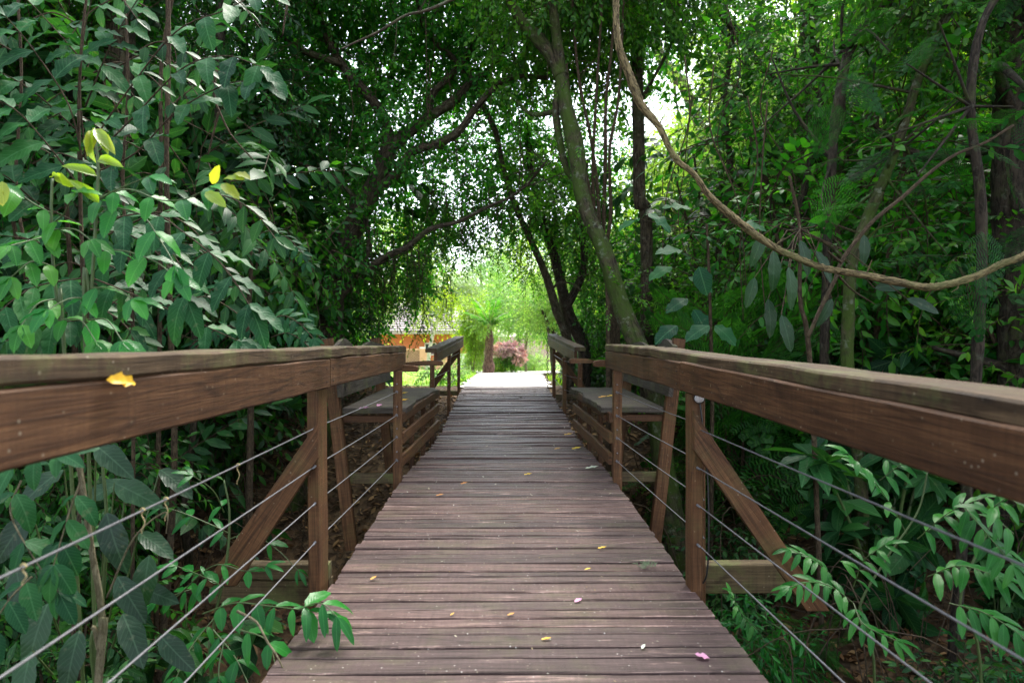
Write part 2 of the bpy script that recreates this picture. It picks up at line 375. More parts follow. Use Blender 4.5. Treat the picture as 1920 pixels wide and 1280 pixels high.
M_BLACK = plain('black iron', (.02, .02, .02), .5, .4)

BK_OLD = bark('old bark', (.085, .066, .042), (.020, .015, .010), .40, .45, mosscol=(.045, .06, .016))
BK_MOSS = bark('mossy bark', (.075, .060, .035), (.018, .014, .009), .72, .55, mosscol=(.042, .072, .010))
BK_DARK = bark('dark bark', (.052, .040, .028), (.013, .010, .007), .3, .2)
BK_LIANA = bark('liana bark', (.27, .21, .10), (.045, .032, .016), .45, .0, 2.2, mosscol=(.16, .17, .06))
BK_TWIG = bark('thin stem bark', (.11, .078, .045), (.04, .027, .016), .2, .1, 3)
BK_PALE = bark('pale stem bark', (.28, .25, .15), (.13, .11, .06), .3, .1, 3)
M_GSTEM = plain('green stem', (.045, .075, .02), .5, 0, .3, 30)

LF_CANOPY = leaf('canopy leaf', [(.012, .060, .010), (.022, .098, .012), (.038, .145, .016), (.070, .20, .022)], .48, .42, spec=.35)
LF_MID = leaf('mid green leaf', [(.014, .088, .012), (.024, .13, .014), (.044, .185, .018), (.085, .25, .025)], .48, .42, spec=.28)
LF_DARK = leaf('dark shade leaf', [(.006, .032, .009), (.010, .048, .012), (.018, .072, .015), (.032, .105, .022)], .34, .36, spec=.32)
LF_BRIGHT = leaf('bright garden leaf', [(.10, .24, .06), (.17, .33, .09), (.25, .42, .13), (.33, .48, .18)], .45, .45, tgain=1.3)  # paled: strong light in the clearing is put into the leaf colour
LF_YG = leaf('yellow green leaf', [(.14, .27, .02), (.22, .37, .03), (.31, .45, .05)], .5, .45, tgain=1.3)  # lightened too, so the colour carries the glare of the clearing
LF_BLUE = leaf('large bluish leaflet', [(.006, .038, .017), (.009, .054, .022), (.013, .072, .026), (.022, .096, .028)], .24, .5, veins=.24, spec=.11, blemish=.25)
LF_FRESH = leaf('fresh glossy leaf', [(.008, .085, .016), (.014, .125, .022), (.026, .17, .026), (.055, .23, .030)], .42, .32, veins=.18, spec=.25, blemish=.12)
LF_YOUNG = leaf('young yellow leaf', [(.14, .26, .02), (.20, .32, .025), (.24, .25, .035)], .5, .3, veins=.2)
LF_LANCE = leaf('lance leaf', [(.006, .072, .015), (.012, .11, .020), (.024, .16, .024)], .36, .32, veins=.18, spec=.22)
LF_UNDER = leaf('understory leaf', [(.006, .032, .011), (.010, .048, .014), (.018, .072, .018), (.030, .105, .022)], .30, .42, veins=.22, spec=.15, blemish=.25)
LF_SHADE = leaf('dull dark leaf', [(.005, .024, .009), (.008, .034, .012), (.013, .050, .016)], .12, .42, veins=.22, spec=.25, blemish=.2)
LF_FERND = leaf('dark feathery leaflet', [(.008, .040, .010), (.014, .060, .013), (.024, .088, .016)], .40, .6, spec=.12)
LF_FERN = leaf('feathery leaflet', [(.014, .075, .012), (.025, .11, .016), (.045, .16, .020)], .45, .45, spec=.3)
# ------------------------------------------------------------------ the ground, the path, the lawn
def ss(a, b, x):
    t = np.clip((np.asarray(x, float) - a) / (b - a), 0, 1); return t * t * (3 - 2 * t)
_bk = np.random.default_rng(3)
_W = [(_bk.uniform(.25, 2.4), _bk.uniform(0, 6.28), _bk.uniform(0, 6.28)) for _ in range(14)]
def bumps(x, y):
    s = 0
    for f, th, ph in _W: s = s + np.sin(f * (x * cos(th) + y * sin(th)) + ph) / (1 + f)
    return s / 4
def ground_z(x, y):
    x = np.asarray(x, float); y = np.asarray(y, float)
    crest = .355 - .028 * np.clip(y - 11.5, 0, 33)
    far = crest
    rav = -1.55 + 0 * y
    k = ss(3.6, 10.6, y)
    z = rav * (1 - k) + far * k
    side = np.clip(np.abs(x - .02) - 1.6, 0, 6)
    z = z + (1 - ss(6, 11, y)) * (.17 * side + .05 * side ** 1.3) * np.where(x < 0, 1.0, .85)
    z = np.where(y < 0, z + ss(0, 4, -y) * 1.3, z)
    calm = ss(10.4, 12.5, y)
    under = 1 - .85 * ss(8.0, 9.6, y) * (1 - ss(.9, 1.6, np.abs(x)))
    z = z + bumps(x, y) * (.16 * (1 - calm) + .012 * calm) * under - .10 * ss(8.5, 10, y) * (1 - ss(11.15, 11.4, y)) * (1 - ss(.8, 1.3, np.abs(x)))
    return z + ss(60, 200, y) * 6 * (np.clip(y, 60, 400) / 400)
xs = np.concatenate([-np.geomspace(400, 8.2, 26), np.arange(-8, 8.01, .16), np.geomspace(8.2, 400, 26)])
ys = np.concatenate([-np.geomspace(80, 4.2, 12), np.arange(-4, 16, .16), np.geomspace(16, 700, 44)])
GX, GY = np.meshgrid(xs, ys, indexing='ij'); GZ = ground_z(GX, GY)
def sheet(X, Y, Z):
    n, m = X.shape; i, j = np.meshgrid(np.arange(n - 1), np.arange(m - 1), indexing='ij')
    L = np.stack([i * m + j, (i + 1) * m + j, (i + 1) * m + j + 1, i * m + j + 1], -1).reshape(-1)
    V = np.stack([X, Y, Z], -1).reshape(-1, 3)
    return T(V, L, np.full(len(L) // 4, 4), None, V[L][:, :2])

def m_ground():
    m, ns, ls = mk('leaf litter and soil'); g = nd(ns, 'ShaderNodeNewGeometry')
    a = nd(ns, 'ShaderNodeTexVoronoi', i_Scale=17.0, i_Randomness=1.0); ls.new(g.outputs['Position'], a.inputs['Vector'])
    r = ramp(ns, [(0, (.045, .028, .016)), (.4, (.10, .062, .032)), (.75, (.16, .10, .05)), (1, (.07, .05, .03))]); 
    sx = nd(ns, 'ShaderNodeSeparateXYZ'); ls.new(a.outputs['Color'], sx.inputs[0]); ls.new(sx.outputs[0], r.inputs[0])
    n = nd(ns, 'ShaderNodeTexNoise', i_Scale=2.2, i_Detail=8.0); ls.new(g.outputs['Position'], n.inputs['Vector'])
    rr = ramp(ns, [(.35, (.35, .33, .3)), (.65, (1, 1, 1))]); ls.new(n.outputs[0], rr.inputs[0])
    c = mixc(ns, ls, 1.0, r.outputs[0], rr.outputs[0], 'MULTIPLY')
    b = nd(ns, 'ShaderNodeBsdfPrincipled', i_Roughness=.9); b.inputs['Specular IOR Level'].default_value = .15; ls.new(c, b.inputs[0])
    bp = nd(ns, 'ShaderNodeBump', i_Strength=1.0, i_Distance=.03); ls.new(a.outputs['Distance'], bp.inputs['Height']); ls.new(bp.outputs[0], b.inputs['Normal'])
    o = nd(ns, 'ShaderNodeOutputMaterial'); ls.new(b.outputs[0], o.inputs[0]); return m
setting('ground', sheet(GX, GY, GZ), m_ground())

# the pale path beyond the deck, opening into a yard
py_ = np.array([11.42, 12.2, 13.5, 16, 20, 25, 28.5, 29.5, 33.0])
pl_ = np.array([-.70, -.74, -.80, -.82, -.86, -.95, -1.1, -1.9, -2.0])
pr_ = np.array([.80, .86, .90, .98, 1.15, 1.4, 1.9, 14, 15])
k = np.linspace(0, 1, 15); PYs = np.interp(np.linspace(0, 8, 70), np.arange(9), py_)
wl = np.interp(PYs, py_, pl_) + .05 * np.sin(PYs * 3.1); wr = np.interp(PYs, py_, pr_) + .05 * np.sin(PYs * 2.3 + 1)
PX = wl[:, None] * (1 - k) + wr[:, None] * k; PY = np.repeat(PYs[:, None], 15, 1)
PZ = ground_z(PX, PY) + .025
PXf, PYf, PZf = PX.T, PY.T, PZ.T
setting('path', sheet(PXf, PYf, PZf), plain('pale sandy paving', (.55, .52, .47), .85, 0, .12, 5, .004))
# lawn beside it
lx = np.linspace(-26, -0.0, 90); ly = np.linspace(12.3, 44, 70); LX, LY = np.meshgrid(lx, ly, indexing='ij')
edge = np.interp(LY, py_, pl_) - .06 + .06 * np.sin(LY * 2.0); LX = np.minimum(LX, 0) + (edge) * 1.0
LZ = ground_z(LX, LY) + .012
M_LAWN = plain('lawn turf', (.22, .34, .06), .8, 0, .45, 3)
setting('lawn', sheet(LX, LY, LZ), M_LAWN)
rx = np.linspace(0, 22, 70); ry = np.linspace(33.2, 60, 40); RX, RY = np.meshgrid(rx, ry, indexing='ij'); RX = RX - 3
setting('lawn', sheet(RX, RY, ground_z(RX, RY) + .012), M_LAWN)
# grass blades
blade = T([(-.006, 0, 0), (.006, 0, 0), (.004, .05, .6), (0, .16, 1)], [0, 1, 2, 3], [4])
def grass(n, X0, X1, Y0, Y1, h0, h1, name='grass', lab=None, mat=None):
    u = rng.uniform(size=(n, 2)); Y = Y0 + (Y1 - Y0) * u[:, 0] ** 1.7; X = X0 + (X1 - X0) * u[:, 1]
    e = np.interp(Y, py_, pl_) - .08; X = np.minimum(X, e - abs(rng.normal(0, .02, n))) if X1 <= 0 else np.maximum(X, np.interp(Y, py_, pr_) + .08)
    P = np.stack([X, Y, ground_z(X, Y)], -1); a = rng.uniform(0, 6.28, n)
    Rm = frame(np.stack([np.cos(a), np.sin(a), 0 * a], -1), np.tile([0, 0, 1.], (n, 1)))
    t = T(blade.V * (1.5, 1, 1), blade.L, blade.S); g = scatter([t], P, Rm, rng.uniform(h0, h1, n))
    o = obj(name, g, mat or LF_YG); o['kind'] = 'stuff'; o['label'] = lab or 'short bright green lawn grass'; o['category'] = 'grass'; return o
grass(26000, -9, -.5, 12.3, 34, .05, .11)
grass(4000, 1.0, 3.2, 12.2, 19, .06, .16, lab='rough grass on the bank right of the pale path')

# dead leaves lying on the ravine floor and banks
def leaf_tpl(L=1.0, Wd=.45, rows=5, fold=.18, droop=.15, wave=.0, peak=.42, curl=0.0, stalk=.0):
    """one leaf along +y from its stalk, folded along the midrib, bending down towards the tip"""
    ts = np.linspace(0, 1, rows + 1); V = [(0, stalk, 0)]; U = [(.5, 0)]; 
    for i in range(1, rows):
        t = ts[i]; wv = (t / peak) ** .75 if t < peak else ((1 - t) / (1 - peak)) ** .72
        hw = Wd / 2 * min(1, wv) ** .62
        z = -droop * t * t * L; y = stalk + t * L * (1 - .25 * droop * t)
        dz = fold * hw + wave * math.sin(i * 2.4) * hw
        dz2 = fold * hw + wave * math.sin(i * 2.4 + 1.5) * hw
        V += [(-hw, y, z + dz), (0, y, z), (hw, y, z + dz2)]; U += [(.5 - .5 * hw * 2 / Wd, t), (.5, t), (.5 + .5 * hw * 2 / Wd, t)]
    V.append((0, stalk + L * (1 - .25 * droop), -droop * L - curl)); U.append((.5, 1))
    L_, S_ = [], []
    n = len(V)
    L_ += [0, 2, 1]; S_.append(3); L_ += [0, 3, 2]; S_.append(3)
    for i in range(rows - 2):
        a = 1 + 3 * i; b = a + 3
        L_ += [a, a + 1, b + 1, b]; S_.append(4); L_ += [a + 1, a + 2, b + 2, b + 1]; S_.append(4)
    a = n - 4
    L_ += [a, a + 1, n - 1]; S_.append(3); L_ += [a + 1, a + 2, n - 1]; S_.append(3)
    U = np.array(U)[L_]
    return T(np.array(V) * (1, 1, 1), L_, S_, None, U)
M_DEAD = leaf('dead leaf', [(.055, .030, .014), (.12, .065, .028), (.20, .115, .05), (.28, .18, .08), (.09, .05, .03)], .1, .7, spec=.2, tcol=(1, 1, 1))
n = 21000
X = rng.uniform(-5.5, 5.5, n); Y = 1.2 + 9.6 * rng.uniform(size=n); 
P = np.stack([X, Y, ground_z(X, Y) + rng.uniform(.0, .05, n)], -1); a = rng.uniform(0, 6.28, n)
nn = np.stack([rng.normal(0, .35, n), rng.normal(0, .35, n), np.ones(n)], -1)
yy = np.stack([np.cos(a), np.sin(a), rng.normal(0, .25, n)], -1)
o = obj('leaf_litter', scatter([leaf_tpl(1, .45, 3, .35, -.2), leaf_tpl(1, .35, 3, .5, .3), leaf_tpl(1, .5, 3, -.2, .3)], P, frame(yy, nn), rng.uniform(.05, .13, n)), M_DEAD)
o['kind'] = 'stuff'; o['label'] = 'brown dead leaves covering the ravine banks'
# thin dead twigs lying among them
tw = []
for i in range(900):
    x, y = rng.uniform(-4.5, 4.5), rng.uniform(1.5, 10.5); a = rng.uniform(0, 6.28); Ln = rng.uniform(.15, .9)
    p = V3(x, y, 0); p[2] = ground_z(x, y) + .02; d = V3(cos(a), sin(a), 0) * Ln; q = p + d; q[2] = ground_z(q[0], q[1]) + rng.uniform(.02, .2)
    mid = (p + q) / 2 + rng.normal(0, .05, 3); mid[2] = max(mid[2], ground_z(mid[0], mid[1]) + .03)
    tw.append(tube([p, mid, q], [.006, .003], 4, False))
o = obj('fallen_twigs', tw, BK_TWIG); o['kind'] = 'stuff'; o['label'] = 'thin dead twigs strewn over the ravine floor'

tw = []
for i in range(420):
    sd = 1 if rng.uniform() < .65 else -1; x, y = sd * rng.uniform(1.5, 4.6), rng.uniform(3.0, 9.5); a = rng.uniform(0, 6.28); Ln = rng.uniform(.3, 1.3); h = rng.uniform(.1, .9)
    p = V3(x, y, float(ground_z(x, y)) - .05); d = V3(cos(a), sin(a), 0)
    tw.append(tube(spline([p, p + d * Ln * .3 + V3(0, 0, h), p + d * Ln * .8 + rng.normal(0, .08, 3) + V3(0, 0, h * 1.1), p + d * Ln * 1.2 + V3(0, 0, h * rng.uniform(.1, .9))], 4), [.006, .0025], 4, False))
o = obj('bare_stems', tw, BK_TWIG); o['kind'] = 'stuff'; o['label'] = 'tangle of thin bare brown stems over the ravine banks'

# ------------------------------------------------------------------ footbridge: deck, beams
LE = np.array([(-1.5, -.75), (2.07, -.736), (2.8, -.715), (4.87, -.708), (5.8, -.65), (7.1, -.635), (8.7, -.645), (10.4, -.667), (11.4, -.66)])
RE = np.array([(-1.5, .83), (2.07, .809), (2.76, .775), (4.69, .762), (5.35, .745), (6.55, .70), (7.8, .715), (9.85, .708), (11.4, .72)])
br = thing('wooden_footbridge', 'weathered brown plank footbridge deck climbing gently to the pale path', 'footbridge', (0, 5, DZ(5)))
y = -1.4; ds = []
while y < 11.3:
    wd = rng.choice([.088, .074, .062, .048, .036], p=[.15, .27, .28, .2, .1]) * rng.uniform(.92, 1.08)
    gap = rng.uniform(.004, .0095); rough_ = ss(4.5, 7, y) * (1 - ss(9.6, 10.4, y) * .5)
    yc = y + wd / 2; sk = rng.normal(0, .0025 + .009 * rough_); lift = rng.normal(0, .0016 + .004 * rough_)
    jl, jr = rng.normal(0, .004 + .006 * rough_, 2)
    xl, xr = np.interp(yc, LE[:, 0], LE[:, 1]) + jl, np.interp(yc, RE[:, 0], RE[:, 1]) + jr
    tl = rng.normal(0, .0016 + .003 * rough_)
    dish = -.028 * math.exp(-((yc - 7.0) / 1.6) ** 2)
    ds.append(board(W(xl, yc - sk, -.018 + lift - tl + dish), W(xr, yc + sk, -.018 + lift + tl + dish), .036, wd, (0, 0, 1), .0036, 7, .0007 + .0011 * rough_))
    k8 = np.arange(len(ds[-1].S)); ds[-1].M = np.where((k8 < 56) & ((k8 % 8 == 3) | (k8 % 8 == 5)), 1, 0)
    y += wd + gap
# board() puts 'wd' upright and 'th' across, so pass depth as th
obj('deck', ds, [M_DECK, M_EDGE], br, smooth=False)
for xg in (-.52, .0, .56):
    obj('girder', board(W(xg, -1.6, -.13), W(xg * .95, 11.3, -.13), .18, .09), M_BEAM, br, smooth=False)
for yg in (.9, 2.93, 4.72, 6.62, 8.6, 10.3):
    obj('crossbeam', board(W(-.74, yg + .15, -.285), W(.80, yg + .15, -.285), .12, .09), M_BEAM, br, smooth=False)
for yg in (.9, 4.9, 8.3):
    for xg in (-.5, .55):
        zb = float(ground_z(xg, yg)) - .2
        obj('support_post', board((xg, yg + .15, DZ(yg) - .345), (xg, yg + .15, min(zb, DZ(yg) - .5)), .14, .14, (0, 1, 0)), M_BEAM, br, smooth=False)

# ------------------------------------------------------------------ railings
def disc(c, nrm, prof, seg=20):
    """lathe: prof (radius, along nrm)"""
    nrm = unit(nrm); x = unit(np.cross(nrm, V3(.01, 0, 1))); yv = np.cross(nrm, x); a = np.linspace(0, 2 * pi, seg, endpoint=False)
    V = np.vstack([c + r * (np.cos(a)[:, None] * x + np.sin(a)[:, None] * yv) + h * nrm for r, h in prof]); L = []; S = []
    for k in range(len(prof) - 1):
        for i in range(seg):
            j = (i + 1) % seg; L += [k * seg + i, k * seg + j, (k + 1) * seg + j, (k + 1) * seg + i]; S.append(4)
    L += list(range(seg))[::-1]; S.append(seg); L += [(len(prof) - 1) * seg + i for i in range(seg)]; S.append(seg)
    return T(V, L, S)
def railing(s, tops, joints, posts, beams, cables, zc, lab, wf=.122, capw=.15, cap_end_round=True):
    """s: side (-1 left, +1 right); tops: (Y, inner X of the board, height of the cap) from the deck"""
    tops = np.array(tops); y0, y1 = tops[0, 0], tops[-1, 0]
    fx = lambda yy: float(np.interp(yy, tops[:, 0], tops[:, 1])); fz = lambda yy: float(np.interp(yy, tops[:, 0], tops[:, 2]))
    t = thing('wooden_railing', lab, 'railing', W(s * fx((y0 + y1) / 2), (y0 + y1) / 2, 0))
    js = [y0] + list(joints) + [y1]
    for a, b in zip(js[:-1], js[1:]):
        a2 = a + .003; b2 = b - .003
        n = 3
        for nm, dz, dx, wd, th, M in (('fascia_board', -.048 - wf / 2, .006, wf, .036, M_RAIL),):
            obj(nm, board(W(s * (fx(a2) + dx), a2, fz(a2) + dz), W(s * (fx(b2) + dx), b2, fz(b2) + dz), wd, th, c=.005, nseg=14, bend=.0015), M, t, smooth=False)
        for ys_ in (a2 + .05, b2 - .05):
            for zz_ in (-.09, -.145):
                if ys_ > .8: obj('screw', disc(W(s * (fx(ys_) - .0125), ys_, fz(ys_) + zz_), V3(-s, 0, 0), [(.0045, 0), (.0045, .001), (.001, .0004)], 10), M_BLACK, t)
    js = [y0 - .03] + [j + .55 for j in joints[:1]] + [y1 + .02]
    for a, b in zip(js[:-1], js[1:]):
        obj('handrail_cap', board(W(s * (fx(a) + capw / 2 - .012), a + .002, fz(a) - .024), W(s * (fx(b) + capw / 2 - .012), b - .002, fz(b) - .024), .046, capw, c=.006, nseg=22, bend=.0024), M_CAP, t, smooth=False)
    for (yp, xi, wx, dy, lean, ztop) in posts:
        zt = ztop if ztop is not None else fz(yp) - .054 - wf
        p = obj('post', board(W(s * (xi + wx / 2) - lean * .5, yp, -.38), W(s * (xi + wx / 2) + (fx(yp) + .05 - xi) * s * 0 - lean, yp, zt), dy, wx, (0, 1, 0), .005, 6, .0008), M_POST, t, smooth=False)
        for (z, _) in cables:
            yy = yp - dy / 2 - .003
            obj('bolt', tube([W(s * (xi + wx / 2), yy - .012, z), W(s * (xi + wx / 2), yy + .006, z)], .005, 8), M_WIRE, p)
    for (yb, p0, p1, wd, th, M, nm) in beams:
        if nm == 'brace' and len(p0) > 2:       # sawn flush against the post
            Q = np.array(p0).reshape(-1, 2); dd = unit((Q[2] + Q[3]) / 2 - (Q[0] + Q[1]) / 2); nn = np.array((dd[1], -dd[0]))
            ax = V3(s * dd[0], 0, dd[1]); ay = V3(s * nn[0], 0, nn[1]); out = np.stack([Q @ dd, Q @ nn], -1)
            b_ = prism(out, W(0, yb - th / 2, 0), ax, ay, V3(0, 1, 0), th, .004); obj(nm, b_, M, t, smooth=False); continue
        obj(nm, board(W(s * p0[0], yb, p0[1]), W(s * p1[0], yb, p1[1]), wd, th, (0, 1, 0) if False else (0, 0, 1), .005, 5, .001), M, t, smooth=False)
    ya, yb = posts[0][0], posts[-1][0]
    for (z, sl) in cables:
        pts = []
        yk = [y0] + [p[0] for p in posts] if y0 < posts[0][0] - .6 else [p[0] for p in posts]
        xk = {p[0]: p[1] + p[2] / 2 for p in posts}
        for a, b in zip(yk[:-1], yk[1:]):
            for q in np.linspace(0, 1, 9)[:-1 if b != yk[-1] else None]:
                yy = a + (b - a) * q; sag = -.004 * 4 * q * (1 - q)
                xa = xk.get(a, fx(a) + .03); xb = xk.get(b, fx(b) + .03)
                pts.append(W(s * (xa + (xb - xa) * q), yy, z + (zc - yy) * sl + sag))
        fer = []
        for pp in posts:
            if y0 < 0 or pp[0] > posts[0][0]:
                q_ = W(s * (pp[1] + pp[2] / 2), pp[0] - pp[3] / 2 - .002, z + (zc - pp[0]) * sl); dq = V3(0, -.035, -.035 * (SLOPE - sl))
                fer.append(tube([q_, q_ + dq], .0042, 6))
        c = obj('cable', [tube(pts, .0024, 6)] + fer, M_WIRE, t)
        e = pts[-1]
        if y0 < 0:
            obj('cable_tie', tjoin([tube([e + V3(.006 * cos(k_) * s, -.02 - k_ * .006, .006 * sin(k_)), e + V3(.012 * cos(k_ + 2), -.03 - k_ * .006, .012 * sin(k_ + 2))], .002, 5) for k_ in range(6)]), M_WIRE, c)
    return t

CAB = [(.660, .028), (.504, .03), (.353, .03), (.194, .03)]
BR = 'brace'; CB = 'outrigger_beam'
railing(-1, [(-1.2, .750, 1.118), (1.02, .748, 1.048), (2.8, .752, .988), (5.12, .748, .909)], [2.915],
        [(.05, .75, .045, .15, 0, None), (2.875, .748, .045, .15, .012, None), (4.745, .708, .058, .055, .0, None)],
        [(2.778, (.750, .69, .750, .545, 1.08, .03, 1.21, .03), 0, .108, .04, M_POST, BR), (3.0, (.76, .008), (1.20, .008), .07, .06, M_BEAM, CB), (3.02, (.76, -.085), (1.28, -.085), .10, .07, M_BEAM, CB),
         (.12, (.80, .60), (1.165, .03), .105, .04, M_POST, BR), (.18, (.76, .008), (1.20, .008), .07, .06, M_BEAM, CB)],
        CAB, 2.8, 'near left railing with a yellow leaf caught under its cap board')
railing(1, [(-1.2, .93, .985), (1.10, .835, .993), (2.76, .757, .975), (4.97, .750, .924)], [2.885],
        [(.05, .85, .05, .09, 0, None), (2.80, .757, .050, .09, 0, None), (2.90, .812, .040, .05, 0, None), (4.68, .742, .060, .055, -.006, None)],
        [(2.730, (.757, .74, .757, .585, 1.21, -.06, 1.30, -.06), 0, .112, .040, M_POST, BR), (2.95, (.81, -.010), (1.215, -.010), .125, .07, M_BEAM, CB),
         (.12, (.90, .665), (1.36, -.035), .105, .042, M_POST, BR), (.2, (.89, -.010), (1.30, -.010), .125, .07, M_BEAM, CB)],
        CAB, 2.8, 'near right railing with a small round lamp under its board')
CF = [(.60, 0), (.43, 0), (.25, 0)]
railing(-1, [(7.8, .775, .777), (10.55, .635, .856)], [],
        [(7.86, .80, .05, .06, 0, None), (9.1, .71, .045, .05, 0, None), (10.43, .668, .045, .05, 0, None)],
        [(10.45, (.70, .62), (1.10, .08), .09, .04, M_POST, BR), (10.5, (.70, -.02), (1.12, -.02), .08, .05, M_BEAM, CB)],
        CF, 0, 'short far left railing in front of the lawn', capw=.13)
railing(1, [(7.8, .815, .795), (10.25, .67, .893)], [],
        [(7.86, .85, .05, .06, 0, None), (8.35, .715, .047, .05, 0, None), (9.88, .70, .047, .05, 0, None)],
        [(9.92, (.74, .62), (1.16, .08), .09, .04, M_POST, BR), (9.97, (.74, -.02), (1.18, -.02), .08, .05, M_BEAM, CB)],
        CF, 0, 'short far right railing with a dark chain hanging at its end', capw=.13)

# ------------------------------------------------------------------ benches
def bench(s, ya, yb, lab, zf=.43):
    t = thing('wooden_bench', lab, 'bench', W(s * .95, (ya + yb) / 2, .0))
    X0, X1 = (.705, .66) if s < 0 else (.712, .665)
    XB = lambda z: 1.10 + .145 * (z + .5) / 1.45          # leaning back leg line
    # seat: thick slab with a wandering natural edge
    g = np.random.default_rng(7 if s < 0 else 9); ks = np.linspace(0, 1, 22)
    fr = [(X0 + (X1 - X0) * k + .02 * math.sin(k * 9 + s) * (k * 1.3) + g.normal(0, .006) - (.05 * math.exp(-((k - .86) / .08) ** 2)), ya + .06 + (yb - ya) * k) for k in ks]
    bk = [(1.15, yb + .02), (1.16, ya + .06)]
    out = np.array(fr + bk); 
    o0 = W(0, 0, 0)
    ax = V3(s, 0, 0); ay = unit(V3(0, 1, SLOPE - .014)); up = unit(np.cross(V3(1, 0, 0), ay))
    if s < 0: out = out[::-1]
    seat = prism(out if s > 0 else out, V3(0, 0, .425 + .07), ax, ay, up, .042, .005)
    if s < 0: pass
    obj('seat', seat, M_GREY, t, smooth=False)
    zseat = lambda yy: .425 + .07 - .014 * yy - 0.0
    for k, yy in enumerate((ya + .08, (ya + yb) / 2, yb - .04)):
        # seat bearer, leg and low rail of each frame
        zs = zseat(yy) - .022
        obj('seat_bearer', board(W(s * (.72 if k else .73), yy + .03, zs - .02), W(s * 1.235, yy + .03, zs - .02), .05, .045), M_RAIL, t, smooth=False)
        zg = -.55 if k == 0 else -.35
        if k != 1:
            zt = .965 if k == 0 else .925
            obj('back_leg', board(W(s * (XB(zg) + (0 if k == 0 else -.03)), yy - .01, zg), W(s * (XB(zt) + .03 + (0 if k == 0 else -.04)), yy - .01, zt), .088, .055, (s, 0, 0), .005, 5, .001), M_POST, t, smooth=False)
            obj('low_beam', board(W(s * .76, yy + .04, -.05), W(s * 1.12, yy + .04, -.05), .07, .05), M_BEAM, t, smooth=False)
    nv = 4 if s < 0 else 4
    for k in range(nv):
        yy = ya + .10 + (yb - ya - .16) * k / (nv - 1); kx = (yy - ya) / (yb - ya)
        xx = (.735 if s < 0 else .775) + ((.645 if s < 0 else .69) - (.735 if s < 0 else .775)) * kx
        obj('front_leg', board(W(s * (xx + .035), yy, -.25), W(s * (xx + .035), yy, zseat(yy) - .005), .05, .036, (0, 1, 0)), M_RAIL, t, smooth=False)
    for z0, wd in ((.405, .07), (.262, .078), (.105, .085)):
        xa, xb = (.727, .632) if s < 0 else (.765, .68)
        obj('front_slat', board(W(s * xa, ya - .02, z0), W(s * xb, yb - .02, z0 - .004), wd, .026, nseg=5, bend=.002), M_POST if z0 < .4 else M_RAIL, t, smooth=False)
    # back: two wide boards, the upper one sawn with a wavy top
    n = 30; ks = np.linspace(0, 1, n); Ln = yb - ya + .12
    wav = .95 - .0 * ks; top = [.910 + .060 * math.exp(-((k - .13) / .10) ** 2) - .035 * math.exp(-((k - .36) / .09) ** 2) + .028 * math.exp(-((k - .62) / .13) ** 2) - .03 * ss(.85, 1, k) for k in ks]
    o0 = W(s * (XB(.56) - .028), ya - .02, .0); lean = unit(V3(s * .1, 0, 1)); ay = unit(V3(-s * .02, 1, SLOPE - .02))
    def bb(lo, hi):
        pts = [(k * Ln, lo) for k in ks] + [(k * Ln, h) for k, h in zip(ks[::-1], hi[::-1])]
        return prism(np.array(pts) if s > 0 else np.array(pts), o0 - lean * .56 * 0 + V3(-s * .056, 0, 0), ay, lean, unit(np.cross(ay, lean)), .034, .004)
    obj('back_board', bb(.70, top), M_GREY, t, smooth=False)
    obj('back_board', bb(.555, [.692] * n), M_GREY, t, smooth=False)
    for k, (yy, zz, xe) in enumerate(((ya + .09, .745, .625) if s < 0 else (ya + .1, .778, .66), (yb - .02, .682, .59) if s < 0 else (yb, .70, .635))):
        n = 12; ks = np.linspace(0, 1, n); xo = 1.19
        tp = [.018 + .010 * math.sin(k_ * 5 + 1) for k_ in ks]
        pts = [(xe, -.013), (xe + .008, -.02), *[(xe + .03 + (xo - xe - .03) * k_, -.02) for k_ in ks], *[(xe + .03 + (xo - xe - .03) * k_, h) for k_, h in zip(ks[::-1], tp[::-1])], (xe + .012, .022), (xe, .012)]
        obj('armrest', prism(np.array(pts), W(0, yy, zz), V3(s, 0, 0), V3(0, 0, 1), V3(0, 1, 0), .075, .006), M_POST, t, smooth=False)
    return t
bench(-1, 4.86, 6.6, 'left wooden bench with pink petals on its grey plank seat')
bench(1, 4.90, 6.62, 'right wooden bench beside the mossy leaning trunk')

# round lamp and its wire on the right post
lp = at(1311, 746, 2.72); t = thing('small_lamp', 'small round glass lamp fixed below the near right railing board', 'lamp', lp)
M_LENS = plain('clouded lamp glass', (.45, .46, .48), .15, .2, .3, 90, .002, spec=.8)
ax = unit(V3(-.25, -1, -.25))
obj('housing', disc(lp, ax, [(.014, -.05), (.019, -.045), (.021, -.005), (.023, 0), (.023, .004), (.019, .005)]), M_BLACK, t)
obj('lens', disc(lp, ax, [(.019, .003), (.0185, .006), (.014, .009), (.006, .011), (.001, .0112)]), M_LENS, t)
obj('wire', tube(spline([lp - ax * .04, lp + V3(.012, .02, -.05), W(.812, 2.72, .5), W(.815, 2.71, .25), W(.812, 2.73, .08), W(.80, 2.80, .0), W(.803, 2.84, -.05)], 8), .0035, 6), M_BLACK, t)

# chain at the far right railing
cl = []
cz = np.linspace(.84, .06, 22)
for i, z in enumerate(cz):
    c = W(.655, 10.27, z) + V3(.004 * math.sin(i), 0, 0); a = np.linspace(0, 2 * pi, 11)
    d = V3(1, 0, 0) if i % 2 else V3(0, 1, 0)
    cl.append(tube([c + d * .013 * cos(q) + V3(0, 0, .026 * sin(q)) for q in a], .0042, 5, False))
tag(obj('chain', cl, M_BLACK), 'dark iron chain hanging at the end of the far right railing', 'chain')

